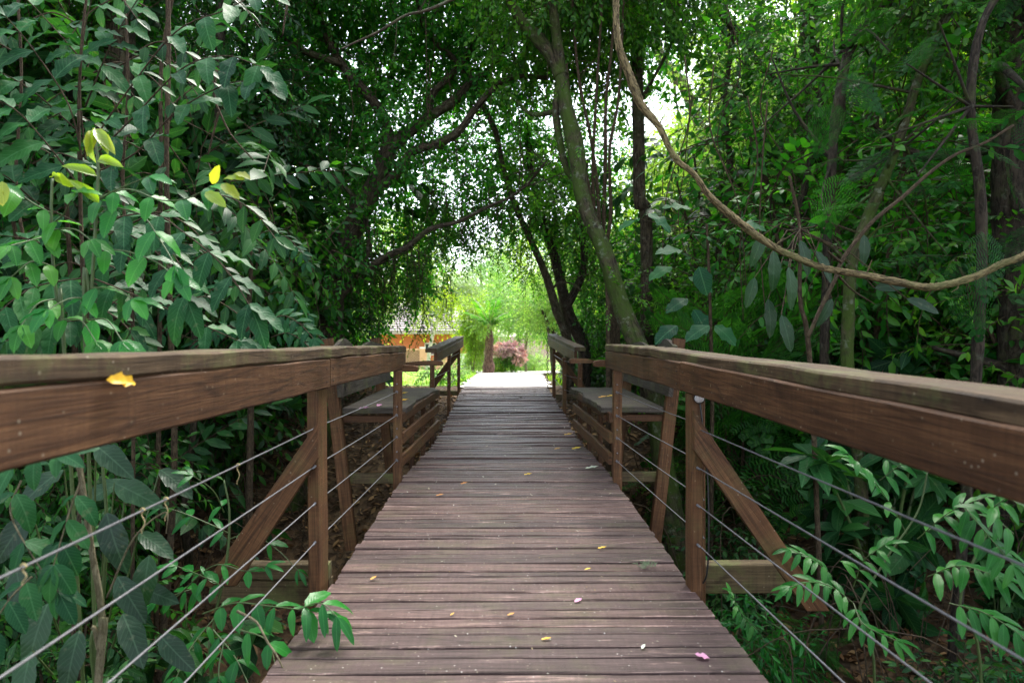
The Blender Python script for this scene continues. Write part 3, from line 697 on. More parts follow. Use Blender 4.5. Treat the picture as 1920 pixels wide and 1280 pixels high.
# ------------------------------------------------------------------ small things fallen on the wood
M_YEL = leaf('yellow fallen leaf', [(.55, .38, .02), (.65, .42, .03)], .25, .5, tcol=(1.2, 1.0, .5)); M_PINK = leaf('pink petal', [(.55, .22, .42), (.62, .30, .5)], .3, .5, tcol=(1, 1, 1))
M_ORN = leaf('orange fallen leaf', [(.42, .20, .04), (.5, .25, .05)], .2, .6, tcol=(1, 1, 1)); M_GRN = leaf('green fallen leaf', [(.05, .17, .03)], .3, .35, veins=.3)
def on_deck(px, py, z=.004):
    d = _CR @ Vector(((px - 960) / F, -(py - 640) / F, -1.0)); k = (z - CAMZ) / (d.z - SLOPE * d.y)
    return np.array((0, 0, CAMZ)) + np.array(d) * k
def fallen(px, py, Ln, M, lab, cat='leaf', name='fallen_leaf', z=.006, a=None, Wd=.42, pos=None, group=None):
    p = on_deck(px, py, z) if pos is None else pos; a = rng.uniform(0, 6.28) if a is None else a
    t = leaf_tpl(1, Wd, 6, .30, -.16, .25).moved(frame1(V3(cos(a), sin(a), SLOPE * sin(a)), V3(.1, -.1, 1)), (0, 0, 0), Ln)
    t = t.moved(t=p - t.V.mean(0) + V3(0, 0, .004))
    tag(obj(name, t, M), lab, cat, group)
t = leaf_tpl(1, .30, 8, .5, .15, .6).moved(frame1(V3(.22, .9, -.05), V3(.9, -.1, .5)), (0, 0, 0), .088)
tag(obj('fallen_leaf', t.moved(t=at(232, 713, 1.30) - t.V.mean(0)), M_YEL), 'bright yellow curled leaf stuck under the cap of the near left railing', 'leaf')
Z = 'on the deck boards'
fallen(1102, 1067, .030, M_YEL, 'small yellow leaf near the right post on the deck', a=.3)
fallen(1024, 1198, .034, M_YEL, 'yellow leaf nearest the camera on the deck', a=.1)
fallen(825, 928, .05, M_ORN, 'orange brown leaf on the left half of the deck', a=.2)
fallen(1084, 1126, .036, M_PINK, 'pale pink petal right of the deck centre', 'petal', 'petal', a=.6, Wd=.6)
fallen(1317, 1231, .045, M_PINK, 'bright pink petal at the right edge of the deck', 'petal', 'petal', a=2.8, Wd=.7)
fallen(1206, 1213, .028, M_GRN, 'tiny green leaf left of the bright pink petal', a=1)
fallen(1129, 1027, .045, M_YEL, 'pale yellow leaf curl a little beyond the small yellow leaf', a=.1)
fallen(1110, 876, .10, M_GRN, 'large green leaf on the deck beside the right bench', a=.1)
fallen(1066, 814, .09, M_YEL, 'yellow leaf farthest away on the deck near the right bench', a=0)
fallen(1081, 840, .09, M_YEL, 'twisted yellow leaf between the green leaf and the farthest yellow leaf', a=.3)
fallen(1045, 841, .06, M_ORN, 'brownish leaf left of the twisted yellow leaf', a=.4)
fallen(990, 889, .06, M_YEL, 'yellow leaf at the middle of the deck between the benches', a=.1)
fallen(870, 906, .05, M_ORN, 'small brown leaf near the left bench front', a=.4)
fallen(958, 1152, .030, M_ORN, 'brown leaf scrap at the middle of the near deck', a=.4)
fallen(700, 1084, .035, M_ORN, 'tan leaf scrap by the foot of the near left post', a=.9)
fallen(848, 1152, .022, M_ORN, 'tiny tan leaf scrap between the green branch tip and the deck centre', a=.9)
zs = .425 + .07 - .014 * 5.3 + .042 + .006
fallen(682, 765, .07, M_PINK, 'magenta petal at the near end of the left bench seat', 'petal', 'petal', z=.472, a=.1, Wd=.7)
fallen(711, 760, .055, M_PINK, 'pink petal further along the left bench seat', 'petal', 'petal', z=.470, a=1.2, Wd=.7)
fallen(757, 750, .08, M_YEL, 'yellow leaf in the middle of the left bench seat', z=.463, a=.3)
fallen(757, 737, .08, M_YEL, 'yellow leaf at the far end of the left bench seat', z=.453, a=.1)
fallen(1145, 742, .07, M_YEL, 'bright yellow leaf on the right bench seat', z=.460, a=.2)
fallen(1130, 744, .08, M_ORN, 'orange leaf on the right bench seat', z=.462, a=.4)
# crumbs of bark, seeds and petals scattered over the boards: nobody could count them
n = 420; Yd = 1.6 + 9.4 * rng.uniform(size=n) ** 1.3; Xd = rng.uniform(-.66, .70, n); Pd = np.stack([Xd, Yd, .004 + SLOPE * Yd], -1); ad = rng.uniform(0, 6.28, n)
crumb = [leaf_tpl(1, .5, 3, .3, -.3), leaf_tpl(1, .25, 3, .5, .3)]
o = obj('debris', scatter(crumb, Pd, frame(np.stack([np.cos(ad), np.sin(ad), 0 * ad], -1), rng.normal(0, .2, (n, 3)) + [0, 0, 1]), rng.uniform(.005, .014, n) * (1 + .6 * (Yd > 4))), leaf('pale crumb', [(.10, .06, .03), (.45, .42, .35), (.30, .20, .08), (.5, .48, .44), (.06, .09, .03)], .1, .7, tcol=(1, 1, 1)))
o['kind'] = 'stuff'; o['label'] = 'tiny pale crumbs and seeds scattered over the deck'
for (a_, b_, Y_, L_, lab) in ((447, 872, 1.98, .055, 'dry curled tendril hanging on the top left cable near the brace'), (312, 938, 1.56, .05, 'dry tendril on the top left cable left of the others'), (268, 958, 1.46, .05, 'dry tendril nearest the camera on the top left cable'), (60, 1052, 1.10, .03, 'small dry knot of tendril at the near end of the top left cable')):
    c_ = at(a_, b_, Y_); c_[0] = -.768; zc_ = .660 + (2.8 - Y_) * .028 + SLOPE * Y_ - .002; c_[2] = zc_; th_ = np.linspace(0, 9, 16)
    pts_ = [c_ + V3(.005 * cos(q), .003 * q / 4, .005 * math.sin(q)) if q < 5 else c_ + V3(.004 * math.sin(q * 2), .003, -(q - 5) / 4 * L_) for q in th_]
    tag(obj('dry_tendril', tube(pts_, [.0016, .0012, .0008], 5, False), plain('dry straw', (.38, .30, .14), .8)), lab, 'tendril')
# sprig of lichen on the deck
p = on_deck(1213, 1062); sp = []
for i in range(60):
    a = rng.uniform(0, 6.28); r = rng.uniform(0, .05); q = p + V3(cos(a) * r * 1.2, sin(a) * r, .003 + rng.uniform(0, .012)); d = rng.normal(0, .008, 3); d[2] = abs(d[2])
    sp.append(tube([q, q + d, q + d * 1.6 + rng.normal(0, .003, 3)], [.0014, .0007], 4, False))
tag(obj('lichen_sprig', sp, plain('grey green lichen', (.16, .22, .12), .9)), 'grey green lichen sprig near the right edge of the deck', 'lichen')

# ------------------------------------------------------------------ the house beyond the lawn
M_ORANGE = plain('orange painted wall', (.60, .20, .09), .75, 0, .12, 2)
M_PEACH = plain('peach painted lattice', (.72, .36, .27), .7, 0, .08, 3)
M_ROOF = plain('pale grey roof tile', (.42, .37, .34), .8, 0, .25, 3, .01)
M_WHITE = plain('white paint', (.75, .75, .75), .5, 0, .06, 6)
M_GLASS = plain('dark window glass', (.05, .06, .08), .1, 0, .2, 2, spec=.9)
def boxT(x0, x1, y0, y1, z0, z1):
    V = [(x, y, z) for z in (z0, z1) for y in (y0, y1) for x in (x0, x1)]
    L = [0, 2, 3, 1, 4, 5, 7, 6, 0, 1, 5, 4, 2, 6, 7, 3, 0, 4, 6, 2, 1, 3, 7, 5]
    return T(V, L, [4] * 6, None, np.zeros((24, 2)))
HY = 44.0; hz = -.62
h = thing('house', 'orange walled house with a pale tiled roof beyond the lawn', 'house', (-8, HY + 4, hz))
xw0, xw1 = -15.5, -2.4
obj('wall', [boxT(xw0, xw1, HY, HY + 8, hz, 1.92)], M_ORANGE, h, smooth=False)
e = 1.0; ez = 1.86; rt = 3.9
V = [(xw0 - e, HY - e, ez), (xw1 + e, HY - e, ez), (xw1 + e, HY + 8 + e, ez), (xw0 - e, HY + 8 + e, ez), (xw0 + 4, HY + 4, rt), (xw1 - 3, HY + 4, rt)]
L = [0, 1, 5, 4, 2, 3, 4, 5]; tri = [1, 2, 5, 3, 0, 4]
rf = T(V + [(x, y, z - .16) for x, y, z in V[:4]], L + tri + [0, 6, 7, 1, 1, 7, 8, 2, 2, 8, 9, 3, 3, 9, 6, 0, 6, 9, 8, 7], [4, 4, 3, 3, 4, 4, 4, 4, 4])
roof = obj('roof', rf, M_ROOF, h, smooth=False)
tl = []
for k in range(13):      # courses of tiles on the front slope
    f = k / 13; yy = HY - e + (5.0) * f; zz = ez + (rt - ez) * f + .02; xa = xw0 - e + 5 * f; xb = xw1 + e - 4 * f
    tl.append(boxT(xa, xb, yy, yy + .09, zz, zz + .055))
obj('tile_course', tl, plain('roof tile edge', (.30, .25, .23), .8), roof, smooth=False)
w1 = obj('window', boxT(-5.1, -4.35, HY - .06, HY + .02, .35, 1.15), M_WHITE, h, smooth=False); obj('pane', boxT(-5.03, -4.42, HY - .075, HY - .055, .42, 1.08), M_GLASS, w1, smooth=False)
w2 = obj('window', boxT(-4.15, -3.0, HY - .06, HY + .02, .35, 1.2), M_WHITE, h, smooth=False); obj('pane', boxT(-4.07, -3.08, HY - .075, HY - .055, .42, 1.12), plain('bluish window glass', (.10, .12, .25), .1), w2, smooth=False)
w3 = obj('window', boxT(-12.6, -11.3, HY - .06, HY + .02, .35, 1.2), M_WHITE, h, smooth=False); obj('pane', boxT(-12.5, -11.4, HY - .075, HY - .055, .42, 1.12), M_GLASS, w3, smooth=False)
dr = obj('door', boxT(-5.25, -4.9, HY - 1.5, HY - 1.42, hz, .9), M_WHITE, h, smooth=False)
# peach lattice screen in front
s_ = thing('lattice_screen', 'peach coloured lattice screen wall in front of the orange house', 'screen', (-7, 40.5, -.5))
zt, zb = .80, -.45
x0, x1 = -6.9, -5.0
fr = [boxT(x0 - 4, x0, 40.45, 40.6, -.6, .80), boxT(x1, x1 + .55, 40.45, 40.6, -.6, .80), boxT(x0, x1, 40.45, 40.6, .70, .80), boxT(x0, x1, 40.45, 40.6, -.6, -.42), boxT(x1 + .9, -1.75, 40.45, 40.6, -.6, .3)]
obj('frame', fr, M_PEACH, s_, smooth=False)
la = []
for k in np.arange(-1.2, 2.2, .17):
    for sg in (1, -1):
        a0 = np.array([x0 + max(0, k), zb + max(0, -k)]) if sg > 0 else np.array([x0 + max(0, k), zt - .1 - max(0, -k)])
        ln = min(x1 - a0[0], (zt - .1 - a0[1]) if sg > 0 else (a0[1] - zb))
        if ln > .05: la.append(board((a0[0], 40.52 + .02 * sg, a0[1]), (a0[0] + ln, 40.52 + .02 * sg, a0[1] + sg * ln), .035, .03, (0, 0, 1), .002))
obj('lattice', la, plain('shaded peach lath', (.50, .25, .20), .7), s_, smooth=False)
obj('backing', boxT(x0, x1, 40.58, 40.62, -.45, .72), plain('pale plaster', (.60, .42, .36), .8), s_, smooth=False)
# white notice board with a post by the lawn
nb = thing('notice_board', 'white board standing on a thin post beyond the far left railing', 'sign', (-1.85, 33, -.25))
obj('panel', [board((-1.95, 33, .02), (-1.95, 33, .62), .04, .42, (0, 1, 0), .004)], M_WHITE, nb, smooth=False)
obj('foot', boxT(-2.15, -1.72, 32.95, 33.05, -.1, -.03), plain('teal paint', (.05, .2, .22), .5), nb, smooth=False)
obj('post', tube([(-1.66, 33, -.35), (-1.66, 33, 1.0)], .025, 8), M_WHITE, nb)
# ------------------------------------------------------------------ foliage building blocks
def small_leaf(wd=.22, fold=.08, droop=.12):
    return T([(0, 0, 0), (0, 1, -droop), (-wd * .85, .28, fold), (-wd, .62, fold - droop * .4), (wd * .85, .28, fold), (wd, .62, fold - droop * .4)],
             [0, 1, 3, 2, 0, 4, 5, 1], [4, 4], None, [(.5, 0), (.5, 1), (0, .6), (0, .3), (.5, 0), (1, .3), (1, .6), (.5, 1)])
def spray(lt, n, Ls, lsz, ang=58, droop=.25, jit=.25, twig=.004, tip=True, pair=False, g=None):
    """a twig along +y carrying leaves on both sides; leaves are slot 0, the twig slot 1"""
    g = g or rng; ts = np.linspace(.12, .97, n); out = []
    f = lambda t: V3(.04 * math.sin(t * 4) * Ls, t * Ls, -droop * t * t * Ls)
    for i, t in enumerate(ts):
        for sd in ((1, -1) if pair else ((1,) if i % 2 else (-1,))):
            a = R_(ang * (1 - .35 * t) + g.normal(0, 9)) * sd
            d = V3(math.sin(a), math.cos(a), -.25 - droop * t + g.normal(0, jit)); nn = V3(g.normal(0, jit) - .2 * sd, g.normal(0, jit), 1)
            out.append(lt[g.integers(len(lt))].moved(frame1(d, nn), f(t), lsz * g.uniform(.75, 1.12) * (1 - .25 * abs(t - .5))))
    if tip: out.append(lt[0].moved(frame1(V3(g.normal(0, .1), 1, -.5 * droop - .2), V3(0, 0, 1)), f(1), lsz))
    lv = tjoin(out).mat(0)
    if twig: return tjoin([lv, tube([f(t) for t in np.linspace(0, 1, 4)], [twig, twig * .4], 3, False).mat(1)])
    return lv
def whorl(lt, n, lsz, elev=.1, jit=.2, g=None):
    g = g or rng; out = []
    for i in range(n):
        a = i * 2 * pi / n + g.normal(0, .2)
        out.append(lt[g.integers(len(lt))].moved(frame1(V3(cos(a), sin(a), elev + g.normal(0, jit)), V3(g.normal(0, jit), g.normal(0, jit), 1)), V3(0, 0, 0), lsz * g.uniform(.7, 1.1)))
    return tjoin(out).mat(0)
def feather(n=9, m=9, Ls=1.0):
    """twice divided frond: tiny leaflets in two rows on side stalks in two rows"""
    q = T([(-.5, 0, 0), (.5, 0, 0), (.35, 1, 0), (-.35, 1, 0)], [0, 1, 2, 3], [4], None, [(0, 0), (1, 0), (1, 1), (0, 1)]); out = []
    for i in range(n):
        t = .12 + .85 * i / (n - 1); ln = Ls * .42 * math.sin(pi * min(1, t * .75 + .2)) * (1.05 - .5 * t)
        for sd in (1, -1):
            dirv = unit(V3(sd, .45, -.12)); b = V3(0, t * Ls, -.22 * t * t * Ls); pr = unit(np.cross(dirv, V3(0, 0, 1)))
            for j in range(m):
                u = (j + .6) / m
                for s2 in (1, -1):
                    d = unit(pr * s2 + dirv * .35); R = frame1(d, V3(rng.normal(0, .15), rng.normal(0, .15), 1))
                    out.append(T(q.V * (.026 * Ls, .085 * Ls * (1.1 - .5 * u), 1)[0:3] if False else q.V * np.array([.017 * Ls, .062 * Ls * (1.1 - .5 * u), 1]), q.L, q.S, None, q.U).moved(R, b + dirv * ln * u + V3(0, 0, -.10 * u * u * ln)))
    lv = tjoin(out).mat(0)
    return tjoin([lv, tube([V3(0, t * Ls, -.22 * t * t * Ls) for t in np.linspace(0, 1, 4)], [.006 * Ls, .003 * Ls], 3, False).mat(1)])

SL = [small_leaf(.22), small_leaf(.26, .12, .2), small_leaf(.2, .04, .05)]
ML = [leaf_tpl(1, .42, 3, .22, .22), leaf_tpl(1, .48, 3, .3, .12), leaf_tpl(1, .38, 3, .15, .35)]
LL = [leaf_tpl(1, .24, 4, .3, .25), leaf_tpl(1, .27, 4, .2, .4)]
HL = [leaf_tpl(1, .46, 7, .22, .28, .10), leaf_tpl(1, .42, 7, .30, .18, .14), leaf_tpl(1, .50, 7, .15, .40, .08)]
HLL = [leaf_tpl(1, .27, 7, .3, .3, .08), leaf_tpl(1, .30, 7, .25, .45, .05)]
SP_CAN = [spray(SL, 9, .34, .075) for _ in range(5)]
SP_DROOP = [spray(SL, 12, .50, .062, droop=.5) for _ in range(4)]
SP_BROAD = [spray(ML, 7, .42, .13, ang=62) for _ in range(5)]
SP_SMALLB = [spray(ML, 9, .36, .075, ang=60) for _ in range(5)]
SP_LANCE = [spray(LL, 8, .42, .15, ang=48, droop=.35) for _ in range(4)]
SP_PINN = [spray(ML, 9, .62, .135, ang=68, droop=.35, pair=True, jit=.16) for _ in range(4)]
SP_FEA = [feather() for _ in range(2)]
SP_WHORL = [whorl(ML, 8, .20, -.1, .25) for _ in range(4)]

def rand_dirs(n):
    v = rng.normal(size=(n, 3)); return v / np.linalg.norm(v, axis=1, keepdims=True)
def crown(clumps, n, tpls, size=(.8, 1.3), droop=.35, up=.8, fill=.45, keep=None):
    """sprays spread through the clumps [(centre, radius or radii)], denser near each clump's surface"""
    C = np.array([c for c, r in clumps]); Rr = np.array([np.broadcast_to(np.asarray(r, float), 3) for c, r in clumps])
    wgt = (Rr.prod(1)) ** .7; k = rng.choice(len(C), n, p=wgt / wgt.sum()); d = rand_dirs(n)
    rr = fill + (1 - fill) * rng.uniform(size=n) ** .6; rr = rr * rng.uniform(.9, 1.12, n)
    P = C[k] + d * Rr[k] * rr[:, None]
    ax = d * .8 + rng.normal(0, .5, (n, 3)); ax[:, 2] -= droop
    nn = rng.normal(0, .45, (n, 3)); nn[:, 2] += up; nn += d * .35
    if keep is not None:
        m = keep(P); P, ax, nn = P[m], ax[m], nn[m]
    return scatter(tpls, P, frame(ax / np.linalg.norm(ax, axis=1, keepdims=True), nn), rng.uniform(*size, len(P)))
def corridor(P):
    """the tunnel people walk through stays free of leaves"""
    x, y, z = P[:, 0], P[:, 1], P[:, 2] - DZ(P[:, 1]); lim = 1.25 + .05 * np.sin(P[:, 1] * 3)
    return ~((np.abs(x - .0) < lim) & (z < 2.55 - .9 * (np.abs(x) / 1.3) ** 3))

# ------------------------------------------------------------------ trees with their own shape
rng = np.random.default_rng(21)
def px(pts, Y0, Y1=None):
    Y1 = Y0 if Y1 is None else Y1; n = len(pts)
    return [at(a, b, Y0 + (Y1 - Y0) * i / (n - 1)) for i, (a, b) in enumerate(pts)]
def down(p, dz=.25):
    """the point on the ground below p, a little to let the foot sink in"""
    return np.array((p[0], p[1], float(ground_z(p[0], p[1])) - dz))
def limb(pts, r, seg=9, wob=.10, n=7, seed=None):
    return tube(spline(pts, n), r, seg, True, wob, int(rng.integers(1e6)) if seed is None else seed)
def tree(name, lab, base, M, trunk, limbs, crown_t=None, LM=None, cat='tree', group=None):
    t = thing(name, lab, cat, base, group); obj('trunk', trunk, M, t)
    for l in limbs: obj('limb', l, M, t)
    if crown_t is not None: obj('crown', crown_t, [LM, BK_TWIG], t)
    return t
CL = lambda a, b, Y, r: (at(a, b, Y), r)
def twigs_from(pts, n, L0, r0=.008, up=.3):
    out = []; P = np.asarray(pts)
    for _ in range(n):
        i = rng.integers(len(P) // 4, len(P)); p = P[i]; d = unit(rng.normal(0, 1, 3) + V3(0, 0, up)); l = L0 * rng.uniform(.4, 1.2); q = p + d * l * .5 + rng.normal(0, .08 * l, 3)
        e = q + unit(d + rng.normal(0, .5, 3)) * l * .5; out.append(tube(spline([p, q, e], 3), [r0, r0 * .3], 5, False))
    return out

# G: big tree with the sweeping limbs on the left
g0 = px([(612, 668), (618, 625), (622, 560), (636, 490), (662, 425), (690, 370), (718, 315), (731, 272)], 9.0, 9.2)
g0 = [down(g0[0] + V3(-.06, 0, 0))] + g0
gl = [px([(731, 272), (716, 215), (684, 170), (640, 120), (600, 40), (570, -60)], 9.2, 9.0),
      px([(728, 285), (762, 250), (812, 215), (855, 186), (886, 150), (922, 128), (960, 60), (985, -20)], 9.2, 9.8),
      px([(800, 222), (812, 176), (842, 145), (872, 108), (900, 52), (915, -30)], 9.4, 9.6),
      px([(700, 362), (748, 322), (775, 284), (820, 270), (860, 246), (890, 206), (922, 170), (962, 145), (1028, 146)], 9.1, 8.4),
      px([(630, 575), (640, 552), (676, 515), (726, 480), (762, 464), (806, 430), (860, 415), (910, 390), (955, 371)], 9.0, 8.5),
      px([(560, 306), (610, 325), (646, 350), (680, 396), (690, 432), (688, 480), (650, 520)], 8.6, 9.0),
      px([(955, 371), (990, 345), (1025, 300)], 8.5, 8.4), px([(886, 150), (850, 110), (800, 60), (780, -10)], 9.6, 9.2), px([(640, 120), (560, 90), (480, 20)], 9.0, 8.5)]
gr = [[.085, .06, .04], [.09, .07, .04, .03], [.06, .045, .03], [.075, .055, .04, .03], [.065, .05, .03, .018], [.022, .03, .035], [.02, .012], [.05, .03], [.05, .03]]
g_cl = [CL(a, b, Y, r) for a, b, Y, r in [
    (520, 60, 9.4, 1.0), (600, 150, 10, .9), (500, 230, 9.6, .95), (585, 300, 10.2, .7), (680, 60, 10, .95), (760, 110, 10.6, .8), (660, 240, 10.6, .75), (840, 30, 10, .85), (760, -60, 9.5, 1.1),
    (920, 80, 10.6, .7), (960, -40, 10, 1.0), (830, 220, 11, .6), (900, 250, 11.4, .6), (700, 330, 10.8, .6), (780, 360, 11, .55), (860, 340, 11.2, .6), (930, 330, 10.6, .55), (990, 240, 10.8, .55), (620, 400, 10.4, .65), (560, 420, 9.8, .8), (500, 480, 9.5, .8),
    (720, 430, 10.4, .5), (800, 470, 10.6, .45), (870, 420, 10.6, .42), (940, 400, 10.4, .4), (650, 520, 10.2, .5), (540, -80, 9, 1.2), (660, -120, 9, 1.1), (880, -120, 9, 1.1)]]
g_cl += [CL(a, b, Y, r) for a, b, Y, r in [(900, 140, 9.6, .5), (990, 170, 10.2, .5), (950, 290, 11, .45), (1050, 380, 11, .4), (1040, 470, 11, .35), (790, 510, 10.8, .35), (745, 520, 10.2, .4), (1120, 260, 10.8, .5), (1010, 100, 9.4, .5),
    (730, 180, 9.2, .5), (600, 500, 10, .6), (660, 590, 10.4, .45), (570, 560, 10, .5), (840, 120, 10.4, .5), (1140, 390, 11, .5), (820, 400, 10.8, .4), (1000, 420, 10.6, .35), (650, 430, 8.5, .28), (630, 520, 8.5, .28), (700, 310, 8.6, .3), (770, 250, 8.6, .3), (850, 300, 9, .3), (610, 610, 8.4, .3), (800, 545, 10.8, .25), (1000, 510, 11, .22)]]
g_crown = crown(g_cl, 10800, SP_CAN, keep=corridor)
gt = tree('canopy_tree', 'old tree left of the bridge whose bent bare limbs sweep over the path', down(g0[0], 0), BK_OLD,
     limb(g0, [.28, .21, .17, .155, .14, .12, .10], 12, .14), [limb(p, r) for p, r in zip(gl, gr)], g_crown, LF_MID)
obj('twigs', [t for p in gl for t in twigs_from(spline(p, 6), 12, .9)], BK_OLD, gt)
# leaf curtains hanging from the low limb and the trunk
def curtain(name, lab, tops, M, LM, tpl=SP_DROOP, per=7, cat='vine', group=None, size=(.5, .9), base=None):
    ln, lv = [], []
    for (p, L) in tops:
        p = np.array(p); w1 = rng.normal(0, .05, (4, 3)); pts = [p + V3(0, 0, -L * k / 3) + w1[k] * (k > 0) for k in range(4)]; sp = spline(pts, 5)
        ln.append(tube(sp, [.006, .003], 4, False))
        m = max(3, int(per * L)); idx = rng.uniform(.12, 1, m); P = np.stack([np.interp(idx * (len(sp) - 1), np.arange(len(sp)), sp[:, c]) for c in range(3)], -1)
        ax = rng.normal(0, .5, (m, 3)); ax[:, 2] -= 1.1; nn = rng.normal(0, .7, (m, 3)); nn[:, 1] -= .5; nn[:, 2] += .3
        lv.append(scatter(tpl, P, frame(ax, nn), rng.uniform(*size, m)))
    t = thing(name, lab, cat, tops[0][0] if base is None else base, group); obj('stem', ln, M, t); obj('foliage', lv, [LM, BK_TWIG], t)
    return t
tops = [(at(rng.uniform(690, 800), rng.uniform(430, 500), rng.uniform(9.2, 11.5)), rng.uniform(.5, 1.15)) for _ in range(34)] + [(at(rng.uniform(790, 840), rng.uniform(430, 480), rng.uniform(9.2, 11.5)), rng.uniform(.3, .65)) for _ in range(10)]
curtain('hanging_vine', 'leafy vines hanging as a curtain left of the bright opening', tops, BK_TWIG, LF_CANOPY, per=9)
tops = [(at(rng.uniform(640, 720), rng.uniform(380, 500), rng.uniform(9.0, 10)), rng.uniform(.8, 1.6)) for _ in range(16)]
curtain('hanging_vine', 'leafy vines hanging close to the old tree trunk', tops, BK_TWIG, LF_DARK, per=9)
tops = [(at(rng.uniform(800, 1010), rng.uniform(330, 400), rng.uniform(9.5, 11)), rng.uniform(.4, .95)) for _ in range(40)]
curtain('hanging_vine', 'short leafy vines fringing the top of the bright opening', tops, BK_TWIG, LF_CANOPY, per=10)
tops = [(at(rng.uniform(775, 850), rng.uniform(500, 550), rng.uniform(11.4, 12.4)), rng.uniform(.25, .75)) for _ in range(22)]
curtain('hanging_vine', 'yellow green leafy sprays hanging over the house roof', tops, BK_TWIG, LF_YG, per=12)
tops = [(at(rng.uniform(985, 1060), rng.uniform(300, 470), rng.uniform(10.5, 11.8)), rng.uniform(.5, 1.1)) for _ in range(16)]
curtain('hanging_vine', 'leafy vines hanging right of the bright opening', tops, BK_TWIG, LF_CANOPY, per=8)

# H: mossy trunk leaning in from the right
h0 = px([(1290, 1130), (1272, 1030), (1248, 900), (1228, 760), (1196, 650), (1162, 566), (1136, 478), (1108, 415), (1090, 360), (1080, 280), (1061, 200), (1052, 145)], 6.0, 7.4)
h0 = [down(h0[0])] + h0
hl = [px([(1052, 145), (1040, 113), (1010, 75), (970, 28), (940, -30)], 7.4, 7.6), px([(1054, 150), (1043, 60), (1030, -40)], 7.4, 7.3),
      px([(1078, 340), (1060, 310), (1043, 226), (1046, 165)], 7.3, 7.35), px([(1062, 205), (1000, 215), (970, 190)], 7.4, 8)]
h_ep = [(h0[i] + V3(-.03, -.05, 0), .17) for i in (3, 5, 6, 8, 9, 10, 11)]
h_cl = [CL(a, b, Y, r) for a, b, Y, r in [(1000, -60, 7.8, .8), (1060, 30, 8.4, .6), (1120, 60, 8.8, .6), (1090, -60, 7.6, .7), (1140, 150, 9.4, .5), (960, 130, 8.4, .35), (1010, 330, 9.6, .4), (1040, 420, 9.8, .4), (1060, 500, 10, .4), (1180, -60, 8, .7)]]
tree('leaning_tree', 'moss covered tree leaning over the right bench towards the bridge', down(h0[0], 0), BK_MOSS,
     limb(h0, [.115, .108, .10, .095, .09, .086, .080, .084, .07], 12, .10), [limb(p, r) for p, r in zip(hl, [[.085, .075, .06], [.06, .05], [.03, .04, .045], [.03, .02]])],
     tjoin([crown(h_cl, 1900, SP_CAN, keep=corridor), crown(h_ep, 60, SP_CAN, size=(.4, .8))]), LF_MID)
# I: thin tree leaning left over the end of the bridge, thicker dark tree behind it
i0 = px([(1066, 650), (1041, 575), (1025, 520), (1000, 460), (970, 395), (945, 320), (930, 250), (905, 195), (880, 120), (862, 60)], 10.6, 9.6); i0 = [down(i0[0])] + i0
i1 = px([(1094, 655), (1066, 590), (1045, 500), (1012, 400), (997, 320), (985, 230)], 11.0, 10.4); i1 = [down(i1[0])] + i1
tree('slender_tree', 'slender crooked tree leaning left across the bright opening', down(i0[0], 0), BK_OLD, limb(i0, [.085, .065, .052, .042, .035, .025], 9, .12), [limb(px([(1031, 545), (1050, 530), (1075, 533), (1090, 545)], 10.5, 10), [.02, .01], 6)])
tree('slender_tree', 'dark thick stemmed tree at the right edge of the bright opening', down(i1[0], 0), BK_DARK, limb(i1, [.12, .10, .08, .06, .045], 9, .14),
     [limb(px([(1060, 580), (1095, 500), (1085, 400), (1100, 300)], 10.8, 10.6), [.07, .04], 8)], crown([CL(1060, 560, 11.2, .35), CL(1090, 470, 11.3, .5), CL(1080, 380, 11.2, .5), CL(1130, 560, 11, .5), CL(1040, 290, 11, .45)], 1100, SP_CAN, keep=corridor), LF_CANOPY)
# J: straight trunk right and a bundle of thin stems
j0 = px([(1212, 420), (1200, 380), (1197, 250), (1194, 120), (1192, 0), (1190, -80)], 9.0, 8.8); j0 = [down(j0[0])] + j0
tree('forest_tree', 'straight thin trunk rising just left of the hanging liana', down(j0[0], 0), BK_OLD, limb(j0, [.085, .08, .075], 9, .05), [limb(px([(1196, 200), (1240, 120), (1270, 60)], 9, 9.4), [.03, .015], 6)],
     crown([CL(1190, -100, 8.6, .9), CL(1240, -40, 9, .6), CL(1260, 40, 9.5, .4)], 700, SP_CAN), LF_CANOPY)
bunch = [[(1128, 470), (1124, 430), (1120, 350), (1106, 250), (1090, 176), (1080, 100), (1072, -20)], [(1132, 470), (1135, 300), (1136, 190), (1146, 100), (1156, -20)], [(1120, 470), (1113, 380), (1112, 300), (1118, 180), (1130, -20)],
         [(1138, 470), (1145, 400), (1143, 280), (1160, 180), (1170, -20)], [(1124, 470), (1100, 330), (1075, 250), (1062, 120)]]
for q, b_ in enumerate(bunch):
    p = px(b_, 7.6, 7.4); p = [at(1140 + q * 4, 560, 7.3 + .1 * q), p[0]] + p[1:]; p = [down(p[0])] + p
    o = obj('thin_stem', [limb(p, [.03, .024, .018, .014], 7, .06)] + twigs_from(spline(p, 6), 9, .5, .005), BK_TWIG)
    tag(o, 'thin bare upright stem in the bundle rising behind the mossy leaning tree', 'stem', 'thin bare stems right of the bridge')

